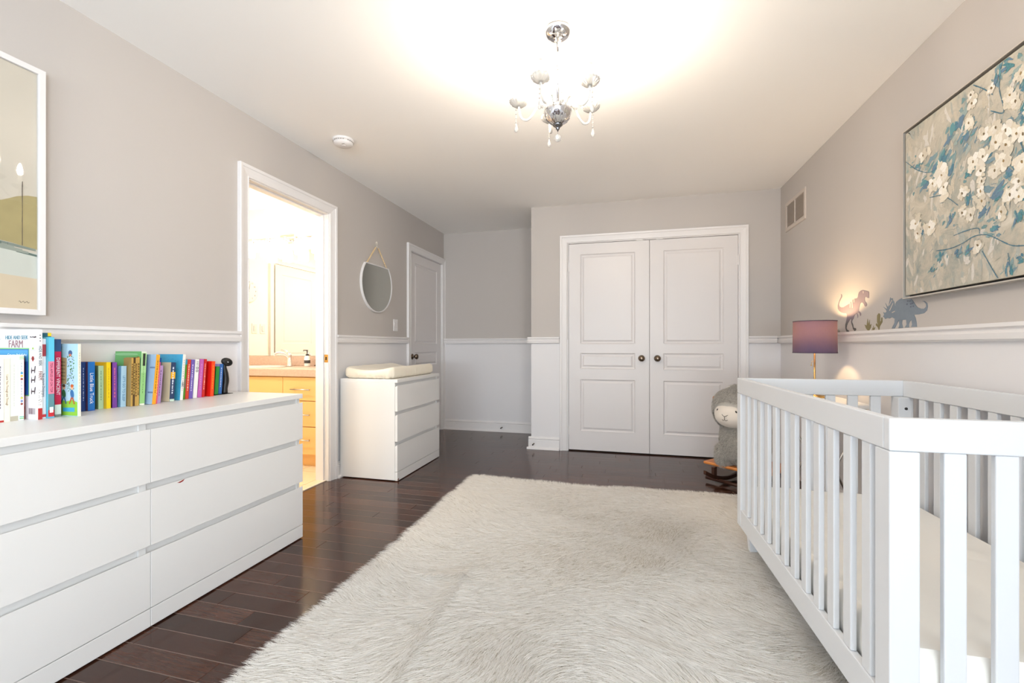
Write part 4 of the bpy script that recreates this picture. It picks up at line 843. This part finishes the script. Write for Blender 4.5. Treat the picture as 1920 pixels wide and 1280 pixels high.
# return-air grille
vg = thing('air_vent', 'painted return-air vent high on the right wall near the corner', 'vent', (XR, 4.07, 2.01))
gm = mat('vent_paint', (196, 186, 178), .5); dk = mat('vent_dark', (178, 166, 156), .8)
onv = lambda u, v, q: (-q, u, v)
b = MB(); b.sweep([(.22, 0), (-.22, 0), (-.22, .245), (.22, .245)][::-1], [(0, .0005), (0, .005), (.006, .009), (.03, .009), (.032, .003), (.032, .0005)], onv, closed=True)
b.v = b.v; b.build('frame', gm, vg)
b = MB(); b.box(-.0015, -.0003, -.19, .19, .03, .215); b.build('backing', dk, vg)
b = MB(); b.box(-.010, -.002, -.006, .006, .03, .215); b.build('mullion', gm, vg)
b = MB()
for k in range(17):
    z = .034+.011*k
    for a, c in ((-.19, -.006), (.006, .19)): b.prism([(-.002, z+.006), (-.003, z+.0065), (-.008, z+.001), (-.007, z)], a, c, lambda u, v, q: (u, q, v))
b.build('louvres', gm, vg)

# smoke detector
sm = thing('smoke_detector', 'round white smoke detector on the ceiling', 'smoke detector', (-1.865, 2.653, ZC))
b = MB(); b.lathe([(.070, 0), (.071, -.010), (.066, -.014), (.064, -.016)], n=40); b.build('base', white_trim, sm, smooth=True)
b = MB(); b.lathe([(.064, -.016), (.062, -.030), (.052, -.040), (.020, -.045), (.001, -.045)], n=40); b.build('cover', white_trim, sm, smooth=True)
b = MB()
for k in range(26):
    if k % 6 == 5: continue
    a = 6.283*k/26; b.prism([(-.005, -.016), (.005, -.016), (.005, -.021), (-.005, -.021)], .0625, .0655, lambda u, v, q: (q*math.cos(a)-u*math.sin(a), q*math.sin(a)+u*math.cos(a), v))
b.build('vent_slot', mat('slot_grey', (150, 148, 144), .7), sm)
b = MB(); b.lathe([(.012, -.044), (.012, -.0475), (.003, -.048)], (.01, -.01, 0), 16); b.build('test_button', white_trim, sm); b = MB(); b.box(.015, .035, -.04, -.036, -.0465, -.0445); b.build('label_strip', mat('slot_grey', (0,0,0)), sm)

# spring door stops
for x, y, lab in ((-1.455, YB, 'small spring door stop on the alcove baseboard'), (-.905, YC, 'small spring door stop on the baseboard corner beside the closet')):
    ds = thing('door_stop', lab, 'door stop', (x, y-.027, .055))
    b = MB(); b.tube([(.004*math.cos(k*1.1), -.001-.0008*k, .004*math.sin(k*1.1)) for k in range(60)], .0009, 5); b.lathe([(.007, .0), (.007, -.004)], (0, 0, 0), 12, ax='y'); b.build('spring', bronze, ds)
    b = MB(); b.lathe([(.006, -.049), (.007, -.052), (.007, -.060), (.004, -.062)], (0, 0, 0), 12, ax='y'); b.build('rubber_tip', black, ds, smooth=True)

# ================================================================== LAMP AND SIDE TABLE
tb = thing('side_table', 'small white side table with thin crossed legs behind the crib', 'side table', (1.125, 3.06, 0))
b = MB(); b.box(-.165, .165, -.26, .26, .70, .72); b.build('tabletop', lacq, tb, bevel=.003)
b = MB()
for y in (-.2, .2):
    b.tube([(-.15, y, .006), (.15, y, .70)], .006, 8); b.tube([(.15, y, .006), (-.15, y, .70)], .006, 8)
b.tube([(0, -.2, .353), (0, .2, .353)], .005, 8); b.build('crossed_legs', steel, tb, smooth=True)
lm = thing('table_lamp', 'brass table lamp with a dark blue drum shade, lit', 'lamp', (1.142, 3.185, .72))
brass = mat('satin_brass', (206, 172, 110), .25, 1)
b = MB(); b.lathe([(.001, 0), (.065, 0), (.067, .006), (.062, .012), (.012, .016), (.008, .03), (.0055, .04), (.0055, .37)], n=28); b.build('base', brass, lm, smooth=True)
b = MB(); b.lathe([(.012, .35), (.014, .37), (.014, .385), (.010, .39)], n=18); b.build('socket', brass, lm, smooth=True)
b = MB(); b.tube([(-.008, 0, .225), (-.014, 0, .222), (-.018, -.002, .212), (-.019, -.002, .20)], .0015, 6); b.lathe([(.004, .196), (.004, .202)], (-.019, -.002, 0), 10); b.build('pull_switch', brass, lm)
bulb = mat('warm_bulb', (255, 240, 210), .3, emit=(255, 214, 156), es=560)
b = MB(); b.lathe([(.006, .385), (.012, .395), (.022, .415), (.022, .428), (.012, .442), (.001, .446)], n=16); b.build('bulb', bulb, lm, smooth=True)
sh = bpy.data.materials.new('navy_linen_shade'); sh.use_nodes = True; nt = sh.node_tree; pb_ = nt.nodes['Principled BSDF']; pb_.inputs['Base Color'].default_value = lin((62, 58, 92))+(1,); pb_.inputs['Roughness'].default_value = .9
tl = nt.nodes.new('ShaderNodeBsdfTranslucent'); tl.inputs[0].default_value = lin((176, 140, 134))+(1,); ms = nt.nodes.new('ShaderNodeMixShader'); ms.inputs[0].default_value = .30
tc = nt.nodes.new('ShaderNodeTexCoord'); mp = nt.nodes.new('ShaderNodeMapping'); mp.inputs['Scale'].default_value = (1, 1, .25); wn = nt.nodes.new('ShaderNodeTexNoise'); wn.inputs['Scale'].default_value = 260; wn.inputs['Detail'].default_value = 3
nt.links.new(tc.outputs['Object'], mp.inputs[0]); nt.links.new(mp.outputs[0], wn.inputs['Vector']); mr = nt.nodes.new('ShaderNodeMapRange'); mr.inputs['To Min'].default_value = .015; mr.inputs['To Max'].default_value = .055
nt.links.new(wn.outputs['Fac'], mr.inputs['Value']); nt.links.new(mr.outputs[0], ms.inputs[0])
nt.links.new(pb_.outputs[0], ms.inputs[1]); nt.links.new(tl.outputs[0], ms.inputs[2]); nt.links.new(ms.outputs[0], nt.nodes['Material Output'].inputs[0])
b = MB(); b.lathe([(.118, .278), (.116, .475)], n=56, caps=False); ls = b.build('lamp_shade', sh, lm, smooth=True)
b = MB()
for z, r_ in ((.278, .118), (.475, .116)): b.tube([(r_*math.cos(a), r_*math.sin(a), z) for a in [6.283*k/56 for k in range(57)]], .0022, 6)
for a in (0, 2.09, 4.19): b.tube([(.013*math.cos(a), .013*math.sin(a), .375), (.06*math.cos(a), .06*math.sin(a), .372), (.117*math.cos(a), .117*math.sin(a), .29)], .0015, 6)
b.build('shade_ring', mat('navy_trim', (50, 46, 70), .8), lm)

# ================================================================== CHANDELIER
ch = thing('chandelier', 'small chrome and crystal chandelier with five lit candle bulbs', 'chandelier', (-.295, 1.962, 2.44))
ZH = -.385     # hub height below the ceiling
b = MB(); b.lathe([(.001, 0), (.058, -.001), (.060, -.008), (.056, -.02), (.044, -.034), (.026, -.042), (.012, -.045), (.009, -.055), (.001, -.056)], n=36); b.build('canopy', chrome, ch, smooth=True)
clear = mat('crystal', (255, 253, 248), .06, trans=.55, ior=1.4)
b = MB(); b.tube([(0, 0, -.05), (0, 0, ZH+.04)], .0055, 12)
for z in (-.17, -.235): b.lathe([(.0055, z), (.008, z-.003), (.008, z-.007), (.0055, z-.01)], n=14)
b.build('stem', chrome, ch, smooth=True)
b = MB(); b.lathe([(.006, -.10), (.011, -.115), (.007, -.13), (.011, -.145), (.007, -.16)], n=12); b.build('crystal_column', clear, ch, smooth=True)
b = MB(); b.lathe([(.008, .05), (.046, .046), (.060, .034), (.062, .020), (.056, .002), (.044, -.016), (.030, -.028), (.018, -.034)], (0, 0, ZH), 40); b.build('bowl', chrome, ch, smooth=True)
b = MB(); b.lathe([(.052, -.006), (.045, -.017), (.033, -.027), (.021, -.034)], (0, 0, ZH), 60, flute=.05, nf=20, caps=False); b.build('fluted_rim', chrome, ch, smooth=True)
b = MB(); b.lathe([(.020, -.034), (.022, -.038), (.014, -.045), (.008, -.048), (.009, -.054), (.004, -.060), (.002, -.066)], (0, 0, ZH), 24); b.build('finial', mat('dark_chrome', (120, 120, 122), .15, 1), ch, smooth=True)
b = MB(); b.lathe([(.001, .017), (.009, .014), (.015, .006), (.0165, 0), (.014, -.008), (.008, -.014), (.001, -.017)], (0, 0, ZH-.095), 10); b.tube([(0, 0, ZH-.066), (0, 0, ZH-.079)], .001, 5); b.build('crystal_ball', clear, ch)
arm_m = mat('milky_glass_arm', (250, 248, 242), .12, trans=.35, ior=1.45)
candle = mat('ivory_candle_sleeve', (250, 247, 240), .45)
flame = mat('lit_candle_bulb', (255, 244, 225), .3, emit=(255, 236, 213), es=600)
first = None
def drop(par, x, y, z, L_, n_b=4):
    b = MB(); b.tube([(x, y, z), (x, y, z-L_)], .0007, 4)
    for k in range(n_b): zz = z-L_*(k+.6)/n_b; b.lathe([(.001, .004), (.0045, 0), (.001, -.004)], (x, y, zz), 8)
    b.lathe([(.001, .016), (.004, .008), (.0085, -.006), (.009, -.013), (.005, -.020), (.001, -.022)], (x, y, z-L_-.015), 8); return b.build('crystal_drop', clear, par)
for k in range(5):
    a = R(97+14.4+72*k-0); ca, sa = math.cos(a), math.sin(a); zb = -.318; r_ = .175
    def P3(r, z): return (r*ca, r*sa, z)
    b = MB(); pts = [P3(.040, ZH+.030), P3(.055, ZH+.058), P3(.075, ZH+.064), P3(.095, ZH+.045), P3(.115, ZH+.015), P3(.138, ZH-.002), P3(.160, ZH+.006), P3(.172, ZH+.030), P3(r_, zb)]
    b.tube(curve(pts), .0052, 10); b.build('arm', arm_m, ch, smooth=True)
    b = MB(); b.lathe([(.008, -.006), (.020, -.004), (.036, .008), (.042, .020), (.040, .020), (.033, .010), (.018, .001), (.006, -.001)], P3(r_, zb), 64, flute=.05, nf=16); b.build('drip_pan', clear, ch, smooth=True)
    b = MB(); b.lathe([(.010, .0), (.010, .082), (.006, .083)], P3(r_, zb), 16); cd = b.build('candle', candle, ch, smooth=True)
    b = MB(); b.lathe([(.0105, .082), (.0105, .088), (.007, .089)], P3(r_, zb), 16); b.build('collar', steel, cd)
    b = MB(); b.lathe([(.006, .088), (.012, .102), (.0145, .120), (.012, .140), (.006, .158), (.001, .168)], P3(r_, zb), 16); b.build('bulb', flame, cd, smooth=True)
    drop(ch, (r_+.012)*ca, (r_+.012)*sa, zb-.008, .075)
    # upper scroll with its own drop
    a2 = a+R(36); c2, s2 = math.cos(a2), math.sin(a2)
    b = MB(); b.tube(curve([(r*c2, r*s2, z) for r, z in ((.006, -.16), (.03, -.15), (.045, -.165), (.050, -.19), (.060, -.23), (.075, -.27), (.080, -.30), (.070, -.335), (.050, -.345))]), .0027, 7); b.build('scroll', arm_m, ch, smooth=True)
    drop(ch, .078*c2, .078*s2, -.30, .028, 2); drop(ch, .04*c2, .04*s2, -.058, .012, 1)

# ================================================================== ROCKING SHEEP
wood = mat('orange_beech', (206, 128, 62), .35, vary=.1, vscale=12); dwood = mat('dark_rocker_wood', (62, 36, 26), .35)
shp = thing('rocking_sheep', 'grey plush rocking sheep with a white face behind the crib', 'rocking toy', (.825, 3.63, 0), R(-42))
b = MB(); b.box(-.235, .235, -.12, .30, .135, .157); b.build('platform', wood, shp, bevel=.008)
for s_ in (-.13, .13):
    b = MB(); pts = []
    for k in range(17):
        t_ = -1+2*k/16; pts.append((t_*.33, .012+.085*abs(t_)**2.0))
    poly = pts+[(x, z+.030) for x, z in reversed(pts)]
    b.prism(poly, -.011, .011, lambda u, v, q: (s_+q, .07+u, v)); b.box(s_-.011, s_+.011, -.16, -.12, .05, .136); b.box(s_-.011, s_+.011, .24, .28, .05, .136); b.build('rocker', dwood, shp, bevel=.003)
b = MB()
for x in (-.2,): b.tube([(x-.02, -.1, .03), (.25, -.1, .03)], .014, 8)
b.build('foot_bar', dwood, shp, smooth=True)
fleece = mat('grey_fleece', (176, 172, 165), .95, sheen=.4)
_b = fleece.node_tree; _g = _b.nodes.new('ShaderNodeNewGeometry'); _r = _b.nodes.new('ShaderNodeValToRGB'); _r.color_ramp.elements[0].color = lin((136, 131, 124))+(1,); _r.color_ramp.elements[1].color = lin((216, 212, 204))+(1,)
_b.links.new(_g.outputs['Random Per Island'], _r.inputs['Fac']); _b.links.new(_r.outputs['Color'], _b.nodes['Principled BSDF'].inputs['Base Color']); face_m = mat('sheep_face_plush', (228, 220, 210), .9, sheen=.4)
def blobm(name, cx, cy_, cz, rx, ry, rz_, m, par, p=2.0, amp=0.0, nu=36, nv=22, taper=0):
    b = MB(); nz = noise2(int(cx*100+cz*77) % 97+3, 10, 1, 4); rows = []
    for i in range(nv+1):
        ph = -math.pi/2+math.pi*i/nv; row = []
        for j in range(nu):
            th = 2*math.pi*j/nu; q = 1+amp*nz(th*.6, ph)
            e = abs(math.cos(ph))**(2/p)
            tp = 1-taper*math.sin(ph)
            row.append((cx+rx*e*math.cos(th)*q*tp, cy_+ry*e*math.sin(th)*q*tp, cz+rz_*math.copysign(abs(math.sin(ph))**(2/p), math.sin(ph))*q))
        rows.append(row)
    b.grid(rows, close_u=True); return b, b.build(name, m, par, smooth=True)
parts_ = []
for nm, a in (('body', (0, .06, .34, .155, .21, .19, )), ('head', (0, -.06, .575, .165, .135, .145))):
    bb_, o = blobm(nm, *a, fleece, shp, p=2.4, amp=.02, taper=.1 if nm == 'body' else 0); parts_.append((o, a, bb_))
for sx_ in (-.085, .085):
    _, o = blobm('leg', sx_, -.075, .225, .062, .062, .085, fleece, shp, p=2.6, amp=.02); parts_.append((o, (sx_, -.075, .225, .062, .062, .085), None))
_, tf = blobm('forelock', 0, -.07, .70, .06, .05, .045, fleece, shp, p=2, amp=.05); parts_.append((tf, (0, -.07, .70, .06, .05, .045), None))
_, fc = blobm('face', 0, -.105, .540, .132, .115, .096, face_m, shp, p=2.3)
for sx_ in (-.066, .066):
    b = MB(); b.lathe([(.001, -.005), (.009, -.003), (.011, 0), (.009, .003), (.001, .005)], (sx_, -.206+.012, .572), 16, ax='y'); b.build('eye', black, fc, smooth=True)
stitch = mat('dark_stitching', (90, 78, 70), .8)
b = MB()
b.tube([(-.022, -.2185, .548), (-.008, -.2225, .538), (0, -.2235, .536), (.008, -.2225, .538), (.022, -.2185, .548)], .0016, 6); b.tube([(0, -.2235, .536), (0, -.2225, .514)], .0016, 6)
b.tube([(-.020, -.217, .512), (-.010, -.2215, .506), (0, -.2220, .512), (.010, -.2215, .506), (.020, -.217, .512)], .0016, 6); b.build('nose_and_mouth', stitch, fc, smooth=True)
for s_ in (-1, 1):
    b = MB(); b.lathe([(.012, 0), (.013, s_*.02), (.013, s_*.055), (.017, s_*.06), (.017, s_*.072), (.010, s_*.076)], (s_*.13, -.03, .635), 16, ax='x'); b.build('handle_peg', wood, shp, smooth=True)
    b = MB(); rows = [[(s_*(.10+.10*t_)+0*q, -.02+.020*math.cos(q)*(1-t_*.5)*math.sin(math.pi*min(1, .25+t_*.75)), .60-.05*t_+.038*math.sin(q)*math.sin(math.pi*min(.98, .25+t_*.75))) for q in [6.283*k/12 for k in range(12)]] for t_ in [i/8 for i in range(9)]]
    b.grid(rows, close_u=True, caps=True); b.build('ear', fleece, shp, smooth=True)
rgn = np.random.RandomState(4); Ps, Ds, Us = [], [], []
for o, (cx, cy_, cz, rx, ry, rz_), _ in parts_:
    area_ = rx*rz_+ry*rz_+rx*ry; n_ = int(90000*area_*4)
    v = rgn.normal(size=(n_, 3)); v /= np.linalg.norm(v, axis=1)[:, None]
    pw_ = {'body': 2.4, 'head': 2.4, 'leg': 2.6}.get(o.name.split('.')[0], 2.0); ph_ = np.arcsin(np.clip(v[:, 2], -1, 1)); th_ = np.arctan2(v[:, 1], v[:, 0]); e_ = np.abs(np.cos(ph_))**(2/pw_)*(1-(.1 if o.name == 'body' else 0)*np.sin(ph_))
    P0 = np.stack([e_*np.cos(th_)*rx, e_*np.sin(th_)*ry, np.sign(np.sin(ph_))*np.abs(np.sin(ph_))**(2/pw_)*rz_], 1)*1.0+np.array([cx, cy_, cz]); nrm = v/np.array([rx, ry, rz_]); nrm /= np.linalg.norm(nrm, axis=1)[:, None]
    d = rgn.normal(size=(n_, 3))*.8+np.array([0, 0, -.5]); d -= nrm*(d*nrm).sum(1)[:, None]; d /= np.linalg.norm(d, axis=1)[:, None]
    inface = ((P0[:, 0]/.135)**2+((P0[:, 2]-.540)/.100)**2 < 1) & (P0[:, 1] < -.1)
    Ps.append(P0[~inface]); Ds.append(d[~inface]); Us.append(nrm[~inface])
Ps, Ds, Us = map(np.concatenate, (Ps, Ds, Us))
o = strands('fleece_tufts', Ps, Ds, Us, rgn.uniform(.020, .040, len(Ps)), rgn.uniform(.0016, .0030, len(Ps)), fleece, shp, seed=8, segs=2, lift=.8); o['kind'] = 'stuff'

# ================================================================== FUR RUG
RX0, RX1, RY0, RY1 = -1.155, .90, .25, 3.30
rug = thing('faux_fur_rug', 'large off-white shaggy faux fur rug on the dark floor, partly under the crib', 'rug', ((RX0+RX1)/2, (RY0+RY1)/2, .001))
furm = bpy.data.materials.new('ivory_fur'); furm.use_nodes = True; nt = furm.node_tree; pb_ = nt.nodes['Principled BSDF']
g = nt.nodes.new('ShaderNodeNewGeometry'); r = nt.nodes.new('ShaderNodeValToRGB'); r.color_ramp.elements[0].color = lin((236, 233, 228))+(1,); r.color_ramp.elements[1].color = lin((252, 251, 249))+(1,)
nt.links.new(g.outputs['Random Per Island'], r.inputs['Fac']); nt.links.new(r.outputs['Color'], pb_.inputs['Base Color']); pb_.inputs['Roughness'].default_value = .45; pb_.inputs['Specular IOR Level'].default_value = .35
tl = nt.nodes.new('ShaderNodeBsdfTranslucent'); nt.links.new(r.outputs['Color'], tl.inputs[0]); ms = nt.nodes.new('ShaderNodeMixShader'); ms.inputs[0].default_value = .45
nt.links.new(pb_.outputs[0], ms.inputs[1]); nt.links.new(tl.outputs[0], ms.inputs[2]); nt.links.new(ms.outputs[0], nt.nodes['Material Output'].inputs[0])
hw, hh = (RX1-RX0)/2, (RY1-RY0)/2
b = MB(); b.box(-hw, hw, -hh, hh, 0, .012); b.build('backing', mat('rug_backing', (200, 194, 182), .9), rug)
NR = 440000
rgn = np.random.RandomState(2)
x = rgn.uniform(-hw, hw, NR*2); y = rgn.uniform(-hh, hh, NR*2)
keep = rgn.random_sample(NR*2) < np.where(y < -hh+.5, .12, np.where(y < .1, 1.0, .75)); x, y = x[keep][:NR], y[keep][:NR]; N = len(x)
n1, n2, n3, n4 = noise2(31, 12, .3, 1.3), noise2(32, 12, .25, 1.1), noise2(33, 14, 3, 9), noise2(34, 14, 5, 16)
def ridge(ax_, ay_, bx_, by_, w_):
    px_, py_ = x-(ax_-(RX0+RX1)/2), y-(ay_-(RY0+RY1)/2); qx, qy = bx_-ax_, by_-ay_; t_ = np.clip((px_*qx+py_*qy)/(qx*qx+qy*qy), 0, 1)
    return np.exp(-(((px_-qx*t_)**2+(py_-qy*t_)**2)/w_**2))
rdg = ridge(-.86, 1.83, -.70, 1.86, .022)+.8*ridge(-.70, 1.84, -.68, .9, .03)+.5*ridge(-.4, 2.4, .1, 2.5, .03)+.5*ridge(0, 1.6, .5, 1.45, .03)
hgt = .014*rdg+.006*np.clip(n1(x*1.7, y*1.7), -1.5, 1.5)+.0018*n3(x*.5, y)
ang = math.pi+.5*n1(x, y)+.5*n2(x*1.0+2, y*1.6)+.8*rdg+.16*n3(x*.5, y*.8)+rgn.normal(0, .13, N)
ex = np.clip((np.abs(x)-hw+.06)/.06, 0, 1); ey = np.clip((np.abs(y)-hh+.06)/.06, 0, 1)
dx = np.cos(ang)*(1-ex)*(1-ey)+np.sign(x)*ex*1.1+rgn.normal(0, .2, N)*np.maximum(ex, ey); dy = np.sin(ang)*(1-ex)*(1-ey)+np.sign(y)*ey*1.1+rgn.normal(0, .2, N)*np.maximum(ex, ey)
nn = np.sqrt(dx*dx+dy*dy)+1e-6; D3 = np.stack([dx/nn, dy/nn, -.12-.1*np.maximum(ex, ey)*0-.0*x], 1); D3 /= np.linalg.norm(D3, axis=1)[:, None]
cl = n4(x, y)
Lr = (.044+.003*cl)*rgn.uniform(.75, 1.2, N)
U3 = np.tile(np.array([0, 0, 1.0]), (N, 1)); 
P3_ = np.stack([x, y, .012+np.clip(hgt+.008, .0, .036)], 1)
o = strands('fur_pile', P3_, D3, U3, Lr, rgn.uniform(.0011, .0024, N), furm, rug, seed=3, segs=3, lift=.5); o['kind'] = 'stuff'
